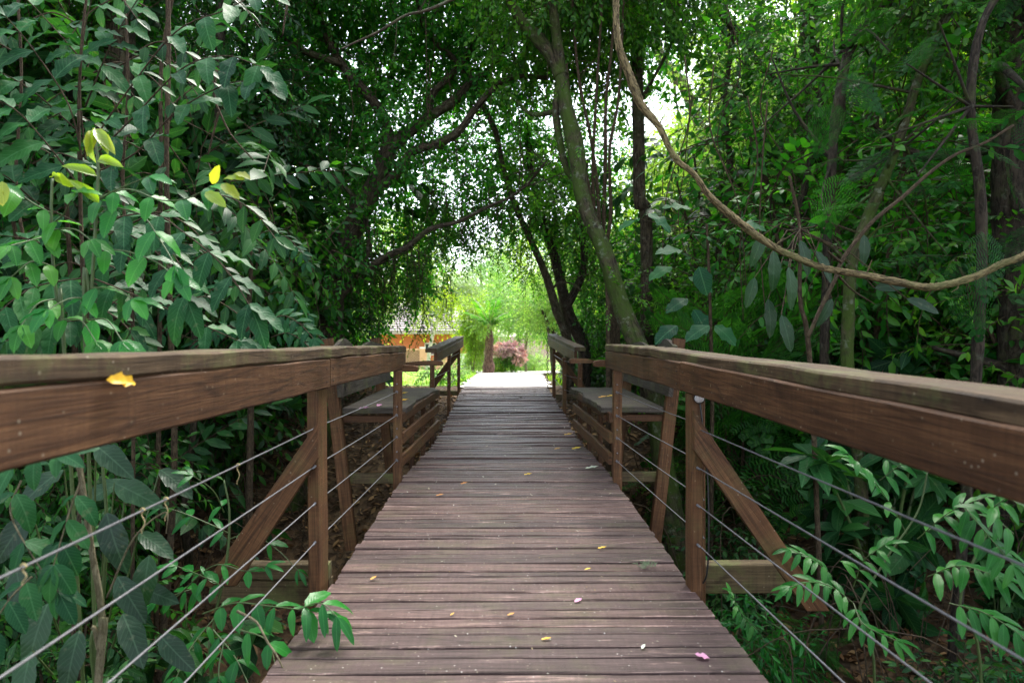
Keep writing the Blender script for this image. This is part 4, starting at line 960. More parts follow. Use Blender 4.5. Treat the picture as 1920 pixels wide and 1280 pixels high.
# K: the liana and the stick crossing it
kp = [(1150, -160), (1155, -60), (1157, 0), (1159, 45), (1162, 90), (1180, 135), (1202, 195), (1235, 240), (1265, 290), (1300, 330), (1330, 365), (1365, 400), (1410, 435), (1450, 465), (1500, 487), (1540, 500), (1575, 507), (1625, 516), (1690, 530), (1740, 535), (1790, 530), (1840, 515), (1880, 497), (1920, 476), (1990, 430), (2080, 340), (2230, 120), (2330, -250), (2380, -700)]
kk = px(kp, 3.9, 3.3)
kk = [p + rng.normal(0, .006, 3) for p in kk]
kt = limb(kk, [.025, .020, .0175, .019, .0165, .0195, .0175, .021, .019, .022], 12, .22, n=10)
kn2 = [tube(spline([kk[i], kk[i] + V3(.01, -.01, dz * .5), kk[i] + V3(dx, -.02, dz)], 4), [.006, .002], 5, False, .1) for i, dx, dz in ((7, .03, .07), (10, -.02, -.06), (13, .04, .05), (17, .02, .08), (20, -.03, -.05))]
kn = [tube([kk[i] + V3(0, 0, .0), kk[i] + (kk[i + 1] - kk[i]) * .09, kk[i] + (kk[i + 1] - kk[i]) * .2], [.016, .0215, .016], 10, False) for i in (4, 6, 8, 11, 15, 19)]
tag(obj('liana', [kt] + kn + kn2, BK_LIANA), 'long pale brown liana hanging in a deep curve across the right side', 'liana')
sp_ = px([(1515, 632), (1540, 575), (1565, 525), (1577, 492), (1606, 450), (1642, 410), (1692, 370), (1742, 325), (1792, 290), (1846, 268), (1900, 235)], 3.75, 3.9)
tag(obj('bare_branch', [limb(sp_, [.011, .012, .010, .007], 7, .07), limb(px([(1577, 492), (1560, 478), (1552, 470)], 3.77, 3.75), [.008, .003], 6), limb(px([(1570, 515), (1600, 545), (1640, 570)], 3.78, 3.9), [.007, .003], 6)], BK_TWIG), 'straight reddish bare branch crossing behind the hanging liana', 'branch')

# stems and trunks of the right hand thicket
RT = [([(1590, 700), (1590, 620), (1592, 540), (1598, 490), (1622, 420), (1656, 340), (1676, 290), (1700, 220), (1716, 165), (1742, 100), (1775, 20), (1790, -40)], 5.2, [.05, .045, .04, .035, .03], BK_MOSS, 'mossy forked stem climbing right of the liana crossing'),
      ([(1560, 300), (1585, 120), (1610, 62), (1676, 0), (1730, -60)], 5.6, [.035, .04, .04], BK_DARK, 'dark curved stem at the top right of the thicket'),
      ([(1640, 420), (1634, 200), (1632, 60), (1628, -60)], 8.5, [.09, .085, .08], BK_OLD, 'grey trunk standing behind the top right foliage'),
      ([(1470, 640), (1478, 520), (1490, 430), (1520, 300), (1545, 160)], 7.4, [.06, .05, .035], BK_DARK, 'dark trunk deep in the middle of the right thicket'),
      ([(1910, 700), (1900, 480), (1895, 300), (1900, 120), (1905, -60)], 5.4, [.16, .14, .13], BK_DARK, 'broad dark trunk at the far right edge'),
      ([(1345, 560), (1350, 450), (1370, 330), (1360, 200), (1375, 60)], 9.2, [.05, .045, .035], BK_OLD, 'thin upright trunk between the liana and the bright leaves'),
      ([(1262, 440), (1330, 330), (1290, 180), (1240, 110), (1228, 60)], 14, [.10, .12, .10], BK_PALE, 'pale sunlit leaning trunk seen through the gap near the liana'),  # pale bark stands in for sunlight on this trunk
      ([(1352, 200), (1362, 90), (1350, -60)], 15, [.10, .09], BK_PALE, 'pale sunlit trunk top near the upper middle right')]  # again the light on the trunk is put into pale bark
for pts, Y, r, M, lab in RT:
    p = px(pts, Y, Y * 1.03); p = [down(p[0] + rng.normal(0, .18, 3)), p[0] * .55 + down(p[0]) * .45 + rng.normal(0, .06, 3)] + p; t = thing('forest_tree', lab, 'tree', down(p[0], 0)); sp = spline(p, 6); obj('trunk', [limb(p, r, 9, .1)] + twigs_from(sp, 15, 1.2, r[-1] * .45), M, t)
    obj('crown', crown([(p[-1] + V3(rng.normal(0, .3), rng.normal(0, .3), .3), .8), (p[-2] + rng.normal(0, .3, 3), .6)], 260, SP_CAN), [LF_CANOPY, BK_TWIG], t)
LT = [([(535, 980), (570, 900), (603, 830), (618, 740), (600, 640)], 7.0, [.13, .11, .09], BK_MOSS, 'leaning lichen spotted trunk seen under the near left railing', 0),
      ([(640, 800), (650, 640), (640, 520)], 11.5, [.06, .05], BK_DARK, 'dark trunk standing behind the left bench', 0),
      ([(408, 900), (412, 760), (420, 560), (405, 400), (410, 200), (415, -40)], 7.4, [.07, .06, .05], BK_DARK, 'thin dark trunk behind the near left railing board', 1),
      ([(345, 960), (360, 840), (366, 700), (360, 500)], 5.6, [.035, .03, .02], BK_OLD, 'short grey stem behind the near left railing cables', 0),
      ([(318, 560), (312, 300), (316, 120), (314, -40)], 4.6, [.022, .018, .015], BK_TWIG, 'reddish thin stem behind the large bluish leaves', 0),
      ([(300, 560), (302, 300), (303, 120), (330, -40)], 4.7, [.016, .014, .012], BK_TWIG, 'second thinner stem behind the large bluish leaves', 0),
      ([(560, 760), (568, 600), (572, 420), (560, 200), (540, -40)], 10.5, [.10, .09, .07], BK_DARK, 'dark straight trunk left of the old bent tree', 1)]
for pts, Y, r, M, lab, cr in LT:
    p = px(pts, Y, Y * 1.02); p = [down(p[0] + rng.normal(0, .18, 3)), p[0] * .55 + down(p[0]) * .45 + rng.normal(0, .06, 3)] + p; t = thing('forest_tree', lab, 'tree', down(p[0], 0)); obj('trunk', [limb(p, r, 9, .1)] + twigs_from(spline(p, 6), 6, .9, r[-1] * .35), M, t)
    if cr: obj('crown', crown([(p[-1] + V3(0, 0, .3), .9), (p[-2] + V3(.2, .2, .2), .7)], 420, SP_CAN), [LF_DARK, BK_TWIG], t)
bp = px([(640, 92), (655, 85), (710, 60), (760, 30), (800, 20), (858, -5), (900, -30)], 6.0, 6.4)
tag(obj('bare_branch', [limb(bp, [.006, .011, .014, .018], 7, .06)] + twigs_from(spline(bp, 6), 5, .4, .005), BK_OLD), 'bare branch reaching down from the top of the canopy above the left limbs', 'branch')

# ------------------------------------------------------------------ forest trees behind (copies)
rng = np.random.default_rng(31)
def proto_tree(name, lab, ht, rad, n, tpl, LM, M, size=(.9, 1.5), cat='tree', group=None, low=.25):
    t = thing(name, lab, cat, (0, 0, 0), group); g = rng
    tr = [V3(0, 0, -.4), V3(.05, .05, ht * .25), V3(-.1, .08, ht * .5), V3(.1, -.05, ht * .8), V3(.05, 0, ht)]
    obj('trunk', limb(tr, [.024 * ht, .016 * ht, .006 * ht], 8, .08), M, t); cls = []; lm = []
    for i in range(11):
        a = i * 2.4 + g.uniform(-.3, .3); z = ht * (low + (1 - low) * (i + .5) / 11); rr = rad * (1.05 - .55 * abs((z / ht) - .55)) * g.uniform(.55, .95)
        c = V3(cos(a) * rr, sin(a) * rr, z + g.uniform(-.2, .4)); cls.append((c, np.array([1, 1, .75]) * rad * g.uniform(.32, .5)))
        s0 = V3(0, 0, z * .72); lm.append(limb([s0, s0 * .5 + c * .5 + V3(0, 0, -.1), c], [.008 * ht, .003 * ht], 5, .05, 4))
    for l in lm[:4]: obj('limb', l, M, t)
    cls.append((V3(0, 0, ht), rad * .45)); cls.append((V3(0, 0, ht * .7), rad * .6))
    o = obj('crown', crown(cls, n, tpl, size=size), [LM, BK_TWIG], t)
    index_children(t); return t
def place(protos, spots, labs, group, scale=(.85, 1.2)):
    for i, (x, y, sc) in enumerate(spots):
        src = protos[i % len(protos)]; loc = (x, y, float(ground_z(x, y)) - .05); rz = rng.uniform(0, 6.28)
        if not src.get('used'): src['used'] = 1; o = src; o.location = loc; o.rotation_euler = (0, 0, rz); o.scale = (sc,) * 3
        else: o = copy_thing(src, loc, rz, sc)
        o['label'] = labs; o['group'] = group
G1 = 'dark forest trees behind the bridge sides'
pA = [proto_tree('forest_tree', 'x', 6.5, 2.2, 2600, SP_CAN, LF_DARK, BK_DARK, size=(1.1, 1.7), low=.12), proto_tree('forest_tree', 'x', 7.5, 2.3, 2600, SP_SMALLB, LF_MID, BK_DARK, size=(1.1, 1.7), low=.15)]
left = [(-4.3, 9.0, .6), (-5.2, 8, 1), (-5.9, 11, 1.0), (-7.4, 9.5, 1.2), (-8.2, 13, 1.2), (-9.5, 11.5, 1.5), (-9, 7, 1.2), (-11, 16, 1.6), (-12.5, 10, 1.6), (-6.6, 5.6, .95), (-8.8, 3.8, 1.1)]
place(pA, left, 'dense dark tree in the forest left of the bridge', G1)
right = [(9.3, 7.2, 1.1), (11.5, 11, 1.3), (7.4, 5.2, .85), (12.5, 9, 1.5), (14.5, 14, 1.6)]
place(pA, right, 'dense dark tree in the forest right of the bridge', G1)
pB = [proto_tree('sunlit_tree', 'x', 6.5, 2.1, 2300, SP_SMALLB, LF_BRIGHT, BK_PALE, size=(1.0, 1.7), low=.15), proto_tree('sunlit_tree', 'x', 7, 2.1, 2300, SP_CAN, LF_YG, BK_PALE, size=(1.2, 1.9), low=.2)]  # their sunlight comes mostly from the paler leaf and bark colours
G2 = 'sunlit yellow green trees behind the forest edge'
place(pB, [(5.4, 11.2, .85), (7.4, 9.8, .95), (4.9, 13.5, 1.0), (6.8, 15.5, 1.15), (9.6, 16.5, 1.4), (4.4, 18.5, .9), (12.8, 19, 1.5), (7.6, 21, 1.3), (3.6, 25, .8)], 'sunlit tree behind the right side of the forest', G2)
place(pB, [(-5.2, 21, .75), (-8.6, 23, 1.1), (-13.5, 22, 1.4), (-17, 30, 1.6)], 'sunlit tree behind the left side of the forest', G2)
# high canopy over the near bridge, mostly above the picture: added to shade the deck
pC = [proto_tree('shade_tree', 'x', 9.5, 2.6, 1100, SP_CAN, LF_CANOPY, BK_OLD, size=(1.3, 2.0), low=.62)]
place(pC, [(4.7, 5.6, 1.05), (4.6, 10.4, 1.0), (-4.2, 7.6, 1.0)], 'tall tree added so its high crown shades the bridge', 'tall trees added above the view to shade the bridge')
# ------------------------------------------------------------------ undergrowth (copies)
rng = np.random.default_rng(41)
def proto_shrub(name, h, rad, n, tpl, LM, SM, size=(.8, 1.3), stems=5, droop=.3, up=.9, cat='shrub', fill=.15):
    t = thing(name, 'x', cat, (0, 0, 0)); st, cls = [], []
    for i in range(stems):
        a = i * 2.4 + rng.uniform(-.4, .4); r = rad * rng.uniform(.3, .8); hh = h * rng.uniform(.6, 1)
        p = [V3(0, 0, -.25), V3(cos(a) * r * .35, sin(a) * r * .35, hh * .45), V3(cos(a) * r, sin(a) * r, hh)]
        sp = spline(p, 5); st.append(tube(sp, [.012 * h, .004 * h], 6, False, .05))
        for q in (.45, .7, 1.0): cls.append((sp[int(q * (len(sp) - 1))], rad * rng.uniform(.35, .5)))
    obj('stem', st, SM, t); obj('foliage', crown(cls, n, tpl, size=size, droop=droop, up=up, fill=fill), [LM, SM], t)
    index_children(t); return t
S1 = proto_shrub('broadleaf_shrub', 1.5, .75, 210, SP_BROAD, LF_UNDER, BK_TWIG, size=(.8, 1.25))
S2 = proto_shrub('broadleaf_shrub', 1.6, .7, 420, SP_SMALLB, LF_CANOPY, BK_TWIG, size=(.9, 1.3))
S3 = proto_shrub('narrow_leaf_shrub', 1.2, .6, 150, SP_LANCE, LF_LANCE, M_GSTEM, size=(.7, 1.1))
S4 = proto_shrub('pinnate_shrub', 2.0, .8, 120, SP_PINN, LF_UNDER, BK_TWIG, size=(.8, 1.2), droop=.15)
S5 = proto_shrub('feathery_shrub', 2.0, .9, 110, SP_FEA, LF_FERN, BK_TWIG, size=(.5, .9), droop=.1, up=1.4)
S6 = proto_shrub('large_leaf_plant', 1.3, .55, 46, SP_WHORL, LF_UNDER, M_GSTEM, size=(.8, 1.3), up=1.5)
S8 = proto_shrub('leafy_sapling', 2.2, .9, 460, SP_SMALLB, LF_MID, BK_TWIG, size=(.8, 1.3), droop=.2)
S7 = proto_shrub('small_fern_plant', .5, .35, 40, SP_FEA, LF_FERN, M_GSTEM, size=(.22, .4), droop=.05, up=1.5, cat='fern')
NM = {id(S1): 'broad leaved shrub', id(S2): 'dense small leaved shrub', id(S3): 'bright narrow leaved shrub', id(S4): 'tall shrub with paired leaflets', id(S5): 'feathery leaved shrub', id(S6): 'plant with large spreading leaves', id(S7): 'low feathery fern', id(S8): 'bright green leafy sapling'}
def fill_side(side, n, xr, yr, kinds, wts, where, sc=(.7, 1.2), clear=1.0, jitz=0):
    got = []; tries = 0; word = 'left' if side < 0 else 'right'
    while len(got) < n and tries < n * 60:
        tries += 1; x = side * rng.uniform(*xr); y = rng.uniform(*yr); s = rng.uniform(*sc)
        if any((x - a) ** 2 + (y - b) ** 2 < (.42 * (s + c)) ** 2 for a, b, c in got): continue
        k = kinds[rng.choice(len(kinds), p=np.array(wts) / sum(wts))]
        if abs(x) - .55 * s < clear: continue
        got.append((x, y, s)); loc = (x, y, float(ground_z(x, y))); rz = rng.uniform(0, 6.28)
        lab = f'{NM[id(k)]} {where}'; gp = f'{NM[id(k)]}s {where}'
        if not k.get('used'): k['used'] = 1; o = k; o.location = loc; o.rotation_euler = (0, 0, rz); o.scale = (s,) * 3
        else: o = copy_thing(k, loc, rz, s, tilt=(rng.normal(0, .08), rng.normal(0, .08)))
        o['label'] = lab; o['group'] = gp
# low growth on the ravine floor, then taller growth behind it
fill_side(-1, 18, (1.6, 4.2), (1.8, 4.3), [S1, S2, S3, S6, S7, S4], [3, 2, 1, 2, 2, 2], 'in the ravine left of the bridge', (.5, .9), 1.05)
fill_side(1, 20, (1.6, 4.4), (3.0, 7.0), [S1, S2, S3, S7, S6], [2, 1, 3, 4, 1.5], 'in the ravine right of the bridge', (.35, .65), 1.1)
fill_side(-1, 28, (3.0, 7.5), (4.2, 12.5), [S2, S4, S1, S8], [3, 3, 2, 1], 'in the thicket left of the bridge', (1.0, 1.6), 1.9)
fill_side(1, 56, (2.3, 8.5), (5.0, 12.5), [S2, S1, S8, S5, S6], [2, 2, 6, .6, 1.2], 'in the thicket right of the bridge', (.95, 1.6), 1.7)
fill_side(1, 16, (3.2, 8.5), (5.8, 10.5), [S8, S4], [4, 1], 'rising high in the thicket right of the bridge', (1.7, 2.3), 2.0)
fill_side(-1, 6, (3.6, 7.5), (5.5, 9.0), [S4, S2], [2, 1], 'rising high in the thicket left of the bridge', (1.7, 2.3), 2.0)
fill_side(1, 9, (1.25, 2.6), (9.5, 14), [S2, S1], [2, 1], 'on the bank by the far right railing', (.5, .8), .95)
fill_side(-1, 3, (1.45, 2.6), (8.8, 11), [S2, S7], [2, 1], 'on the bank behind the left bench', (.35, .5), 1.1)

for k_ in (S1, S2, S3, S4, S5, S6, S7, S8):          # a kind that found no spot is not part of the place
    if not k_.get('used'):
        for c_ in list(k_.children): bpy.data.objects.remove(c_)
        bpy.data.objects.remove(k_)
# ------------------------------------------------------------------ foreground plants, leaf by leaf
rng = np.random.default_rng(77)
def frond(pts, pairs, ln, tpl, hang=.55, face=(.1, -.75, .6), r=.005, side=1.0, jit=.16, fwd=.35, tip=True, g=None):
    """a stalk through pts carrying pairs of leaflets that hang and show their faces"""
    sp = spline(pts, 8); out = []; n = len(sp); dd = np.gradient(sp, axis=0)
    for i in range(pairs):
        t = .14 + .84 * i / max(1, pairs - 1); p = np.array([np.interp(t * (n - 1), np.arange(n), sp[:, c]) for c in range(3)]); tg = unit(dd[int(t * (n - 1))])
        sv = unit(np.cross(tg, V3(*face)))
        for sd in (1, -1):
            d = sv * sd * side + tg * (fwd + .5 * t) + V3(0, 0, -hang) + rng.normal(0, jit, 3); nn = V3(*face) + rng.normal(0, jit, 3) + sv * sd * .25
            out.append(tpl[rng.integers(len(tpl))].moved(frame1(d, nn), p, ln * rng.uniform(.8, 1.12) * (1 - .35 * max(0, t - .6))))
    if tip: out.append(tpl[0].moved(frame1(unit(dd[-1]) + V3(0, 0, -.3), V3(*face)), sp[-1], ln * .9))
    return tjoin(out), tube(sp, [r, r * .45], 6, False)
def plant(name, lab, cat, fr, stems, LM, SM, extra=()):
    base = down(stems[0][0][0], 0)
    t = thing(name, lab, cat, base)
    obj('foliage', [f[0].mat(0) for f in fr] + [f[1].mat(1) for f in fr], [LM, SM], t)
    for s, r in stems: obj('stem', tube(spline(s, 8), r, 7, True, .05), SM, t)
    for nm, tt, M in extra: obj(nm, tt, M, t)
    return t
def root(p):
    q = np.array(p) + V3(rng.normal(0, .15), rng.uniform(0, .25), 0); return down(q)
# A: large pinnate shrub top left
HLA = [leaf_tpl(1, .40, 8, .22, .28, .25), leaf_tpl(1, .37, 8, .32, .16, .32), leaf_tpl(1, .43, 8, .16, .45, .2)]
def A(p, a, b=None): return px(p, a, b)
fa = []
for pts, Y0, Y1, n, ln in [
    ([(150, 300), (240, 170), (330, 60), (420, 20), (480, -10)], 2.9, 2.6, 5, .155), ([(170, 300), (250, 220), (340, 130), (420, 105), (490, 125)], 2.8, 2.5, 5, .15),
    ([(160, 330), (250, 290), (330, 210), (420, 160), (480, 150)], 2.8, 2.5, 4, .145), ([(160, 330), (130, 200), (60, 90), (10, 30)], 2.9, 2.8, 5, .17),
    ([(150, 350), (80, 260), (20, 200), (-50, 180)], 2.8, 2.6, 5, .17), ([(160, 300), (150, 160), (160, 50), (180, -30)], 3.1, 3.1, 5, .16), ([(150, 420), (70, 380), (10, 330), (-40, 320)], 2.9, 2.6, 4, .16),
    ([(170, 420), (280, 400), (350, 440), (420, 500), (470, 575)], 2.7, 2.4, 5, .15), ([(170, 430), (240, 440), (300, 480), (350, 560)], 2.8, 2.5, 4, .15), ([(160, 520), (60, 540), (-20, 600)], 2.9, 2.6, 5, .15),
    ([(170, 520), (270, 560), (360, 600), (450, 640)], 3.0, 2.8, 4, .14), ([(150, 250), (60, 170), (-30, 120)], 3.0, 2.8, 5, .16), ([(160, 200), (210, 80), (270, -20)], 3.2, 3.2, 5, .15), ([(150, 600), (80, 610), (10, 640)], 3.0, 2.8, 4, .15),
    ([(160, 480), (240, 520), (250, 600), (230, 650)], 3.1, 3.0, 4, .14), ([(160, 120), (80, 30), (20, -30)], 3.2, 3.1, 5, .16), ([(170, 560), (120, 590), (60, 660)], 3.2, 3.1, 4, .15), ([(120, 480), (60, 450), (-10, 440)], 3.1, 3.0, 4, .15)]:
    fa.append(frond(A(pts, Y0, Y1), n + 1, ln * 1.22, HLA, hang=.38, r=.004, face=(.1, -.6, .8)))
s0 = A([(160, 700), (155, 520), (150, 350), (148, 200), (155, 60), (170, -60)], 3.0)
plant('pinnate_shrub', 'tall shrub with big bluish green hanging leaflets at the upper left', 'shrub', fa, [([root(s0[0])] + s0, [.009, .008, .005])], LF_BLUE, BK_TWIG)
# second one further back, filling in behind
fb = []
for _ in range(30):
    a, b = rng.uniform(-60, 370), rng.uniform(-60, 640); q = rng.choice([-1, 1]); Y = rng.uniform(3.5, 4.6)
    if a > 300 and 150 < b < 300: continue
    fb.append(frond(A([(a, b), (a + q * 50, b - 20), (a + q * 110, b + 10), (a + q * 150, b + 60)], Y, Y - .2), 5, .135, ML, hang=.6))
s0 = A([(250, 760), (245, 520), (230, 350), (240, 150), (230, -60)], 4.2)
s1 = A([(60, 760), (55, 520), (30, 350), (40, 150), (30, -60)], 4.3)
plant('pinnate_shrub', 'darker pinnate shrub just behind the big bluish leaflets', 'shrub', fb, [([root(s0[0])] + s0, [.012, .010, .008]), ([root(s1[0])] + s1, [.012, .010, .008])], LF_UNDER, BK_TWIG)
fb = []
for _ in range(18):
    a, b = rng.uniform(380, 530), rng.uniform(440, 640); q = rng.choice([-1, 1]); Y = rng.uniform(4.6, 6.2)
    fb.append(frond(A([(a, b), (a + q * 30, b - 8), (a + q * 60, b + 8), (a + q * 85, b + 35)], Y, Y - .2), 7, .11, ML, hang=.35))
s0 = A([(470, 760), (465, 620), (470, 480), (450, 380)], 5.4)
plant('pinnate_shrub', 'layered dark pinnate shrub left of the old tree trunk', 'shrub', fb, [([root(s0[0])] + s0, [.03, .02, .012])], LF_BLUE, BK_TWIG)
# B: two fresh saplings
def sapling(stem, Y, sets, lab, tops_, yl):
    st = px(stem, Y); fr = []
    for pts, n, ln in sets: fr.append(frond(px(pts, Y, Y - .15), n, ln, HL, hang=.45, face=(.15, -.6, .75), r=.003))
    ex = []
    lv = []
    for (a, b, da, db, ln) in tops_:
        ln *= 1.2
        p = at(a, b, Y - .05); q = at(a + da, b + db, Y - .12); lv.append(leaf_tpl(1, .34, 7, .8, .25, .05).moved(frame1(q - p, V3(rng.normal(0, .5), -.8, .3)), p, ln))
    for (a, b, da, db, ln) in yl:
        p = at(a, b, Y - .2); q = at(a + da, b + db, Y - .25); lv.append(HL[1].moved(frame1(q - p, V3(.2, -.8, .6) + rng.normal(0, .2, 3)), p, ln))
    if lv: ex.append(('young_leaves', tjoin(lv), LF_YOUNG))
    plant('sapling', lab, 'sapling', fr, [([root(st[0])] + st, [.006, .005, .004])], LF_FRESH, M_GSTEM, ex)
sapling([(160, 660), (170, 560), (177, 460), (181, 380), (184, 310), (176, 240)], 2.15,
        [([(182, 372), (240, 355), (300, 375), (350, 372), (395, 350)], 4, .095), ([(180, 385), (260, 400), (300, 450), (330, 500)], 3, .11), ([(176, 470), (230, 470), (290, 490), (330, 520)], 3, .10),
         ([(170, 540), (210, 540), (250, 560)], 2, .10), ([(168, 560), (130, 560), (90, 580)], 2, .10), ([(165, 600), (200, 600), (230, 640)], 2, .10), ([(181, 380), (210, 360), (280, 330)], 2, .10)],
        'fresh green sapling with yellow young leaves at its tip above the left railing',
        [(178, 240, -22, 70, .105), (180, 242, 30, 50, .09), (185, 250, 40, 45, .085), (172, 245, -8, 60, .08), (182, 330, -60, -25, .08), (186, 380, -45, -40, .085), (184, 300, 55, 5, .085), (140, 350, -35, -25, .07)],
        [(398, 345, 10, -35, .07), (420, 335, 45, -8, .08), (415, 345, 45, 30, .085), (385, 360, 50, 30, .09), (440, 325, 38, 5, .07)])
sapling([(122, 690), (112, 600), (100, 500), (96, 400), (98, 335)], 2.2,
        [([(97, 400), (60, 380), (20, 350), (5, 345)], 3, .10), ([(98, 420), (120, 400), (140, 360)], 2, .09), ([(98, 440), (60, 450), (20, 460)], 3, .10), ([(100, 500), (60, 490), (20, 520)], 3, .10), ([(105, 560), (70, 570), (40, 610)], 2, .10), ([(98, 430), (140, 430), (170, 450)], 2, .085), ([(110, 600), (150, 600), (180, 640)], 2, .1)],
        'second fresh sapling left of the taller one with a brownish bud',
        [(98, 332, 4, -12, .05), (105, 328, 38, 30, .07)], [(4, 340, 4, 70, .08), (-4, 350, 8, 60, .07)])
# twigs wandering right of the saplings
for pts, lab in (([(405, 130), (402, 180), (412, 210), (435, 255), (475, 300)], 'thin reddish twig curving down right of the bluish leaves'), ([(410, 210), (400, 250), (390, 290)], 'short thin twig forking off below the reddish twig'), ([(545, -20), (535, 30), (530, 65)], 'thin twig hanging at the top left of the canopy')):
    tag(obj('twig', limb(px(pts, 3.6), [.007, .004], 6, .05), BK_TWIG), lab, 'twig')
fr = [frond(px([(560, -30), (520, 0), (570, 12), (590, 20)], 2.6), 1, .12, HL, hang=.2)]
# C: leafy shoots beside and on the deck's near left edge
fr = []
for pts, Y0, Y1, n, ln in [([(380, 1150), (440, 1130), (500, 1135), (560, 1142), (610, 1150)], 2.5, 2.32, 7, .11), ([(560, 1142), (600, 1130), (632, 1155)], 2.34, 2.28, 3, .125), ([(430, 1010), (470, 1000), (520, 1030), (560, 1070)], 2.9, 2.8, 3, .08),
                           ([(330, 1120), (400, 1060), (460, 1070), (500, 1060)], 2.7, 2.6, 4, .085), ([(420, 960), (400, 920), (360, 890)], 2.9, 2.8, 2, .09), ([(430, 1000), (400, 985), (340, 960), (300, 950)], 2.8, 2.7, 3, .09),
                           ([(400, 1180), (440, 1230), (470, 1290)], 2.4, 2.2, 3, .10), ([(400, 1160), (360, 1210), (330, 1270)], 2.5, 2.3, 4, .09), ([(420, 1100), (380, 1080), (330, 1060)], 2.7, 2.6, 4, .085), ([(450, 1180), (500, 1200), (520, 1260)], 2.3, 2.2, 3, .10),
                           ([(420, 1200), (410, 1260), (420, 1310)], 2.3, 2.2, 3, .09), ([(380, 1100), (340, 1110), (290, 1130)], 2.8, 2.7, 4, .085)]:
    fr.append(frond(px(pts, Y0, Y1), n, ln, HLL + HL[:1], hang=.35, face=(.1, -.5, .9), r=.003, fwd=.5))
s0 = px([(400, 1300), (400, 1180), (425, 1050), (430, 960), (420, 900)], 2.7)
plant('understory_shrub', 'glossy shoots of lens shaped leaves reaching onto the near left deck edge', 'shrub', fr, [([root(s0[0])] + s0, [.009, .006, .003])], LF_LANCE, M_GSTEM)
tag(obj('bare_twig', [limb(px([(445, 1145), (480, 1165), (500, 1200), (520, 1230), (545, 1285)], 2.3, 2.15), [.005, .004, .002], 6, .06)], BK_PALE), 'dry pale twig bent over the near left deck edge', 'twig')
# D: dark large leaves and the pale stem lower left
fr = []
for pts, Y0, Y1, n, ln in [([(150, 905), (130, 960), (115, 1010), (100, 1060)], 1.9, 1.8, 4, .11), ([(40, 900), (20, 960), (60, 1040), (110, 1110)], 1.9, 1.8, 3, .11), ([(10, 880), (60, 860), (110, 850)], 1.8, 1.7, 3, .10), ([(60, 1080), (20, 1120), (-20, 1180)], 1.9, 1.8, 3, .11)]:
    fr.append(frond(px(pts, Y0, Y1), n, ln, HL, hang=.5, face=(.1, -.6, .8), r=.003))
s0 = px([(185, 1265), (192, 1200), (187, 1120), (170, 1020), (156, 920), (143, 840), (138, 780)], 2.0)
plant('sapling', 'pale barked sapling with spotted grey green leaves under the near left railing', 'sapling', fr, [([root(s0[0])] + s0, [.012, .010, .008, .007]), (px([(185, 1215), (178, 1180), (172, 1175)], 2.0), [.008, .006]), (px([(200, 1120), (250, 1010), (310, 960), (312, 1000)], 2.1), [.003, .002])], LF_BLUE, BK_PALE)
fr = []
big = [leaf_tpl(1, .42, 9, .22, .35, .22)]
for (a, b, da, db, Y, ln) in [(180, 835, 60, 45, 2.4, .20), (215, 905, 90, 40, 2.6, .22), (200, 960, 20, 100, 2.5, .24), (260, 1000, 90, 40, 2.6, .18), (120, 880, -70, 40, 2.5, .2), (240, 900, -90, 30, 2.7, .2), (130, 1040, -50, 90, 2.4, .2), (220, 1080, 50, 90, 2.4, .2), (60, 960, -60, 70, 2.4, .2), (260, 1100, 80, 30, 2.6, .18), (90, 1130, -40, 90, 2.2, .2), (230, 1150, 40, 90, 2.3, .2), (150, 1180, -30, 90, 2.2, .19), (280, 1040, -20, 110, 2.5, .2), (30, 1060, 10, 100, 2.3, .2), (300, 880, 80, 50, 2.9, .2), (60, 1220, -30, 80, 2.1, .18), (300, 1190, 60, 70, 2.3, .18)]:
    p = at(a, b, Y); q = at(a + da, b + db, Y - .1); fr.append((big[0].moved(frame1(q - p, V3(.1, -.6, .7) + rng.normal(0, .25, 3)), p, ln), tube([at(170, 1180, 2.6) * .3 + p * .7 - V3(0, 0, .1), p], [.004, .003], 5, False)))
s0 = px([(180, 1290), (190, 1150), (200, 980), (190, 850)], 2.6)
plant('large_leaf_plant', 'plant with large drooping dark ribbed leaves under the near left railing', 'plant', fr, [([root(s0[0])] + s0, [.010, .008, .005])], LF_SHADE, M_GSTEM)
# E: bright narrow leaved shoots on the right
fr = []
for pts, Y0, Y1, n, ln in [([(1700, 1000), (1660, 930), (1620, 880), (1590, 850)], 2.9, 2.7, 4, .12), ([(1720, 1010), (1780, 960), (1850, 930)], 2.6, 2.4, 4, .12), ([(1600, 1130), (1560, 1100), (1520, 1090), (1480, 1100)], 2.6, 2.45, 4, .10), ([(1600, 1130), (1620, 1170), (1680, 1200)], 2.5, 2.3, 3, .10),
                           ([(1740, 1080), (1800, 1060), (1870, 1080)], 2.4, 2.2, 4, .12), ([(1900, 1000), (1860, 960), (1890, 930)], 2.2, 2.1, 3, .12), ([(1600, 1100), (1620, 1050), (1660, 1020)], 2.7, 2.6, 3, .10), ([(1650, 900), (1690, 870), (1730, 850)], 3.1, 3.0, 3, .11), ([(1780, 1130), (1850, 1150), (1930, 1200)], 2.2, 2.0, 4, .13),
                           ([(1800, 940), (1850, 1000), (1900, 1060)], 2.3, 2.1, 4, .12), ([(1420, 1180), (1390, 1150), (1370, 1110)], 2.9, 2.8, 4, .07), ([(1560, 1080), (1530, 1050), (1480, 1030)], 2.8, 2.7, 3, .10)]:
    fr.append(frond(px(pts, Y0, Y1), n + 3, ln * .92, HLL, hang=.35, face=(-.1, -.5, .9), r=.0022, fwd=.55))
s0 = px([(1640, 1280), (1610, 1150), (1660, 1050), (1720, 960), (1740, 880)], 2.7); s1 = px([(1840, 1290), (1800, 1130), (1850, 1000), (1880, 930)], 2.4)
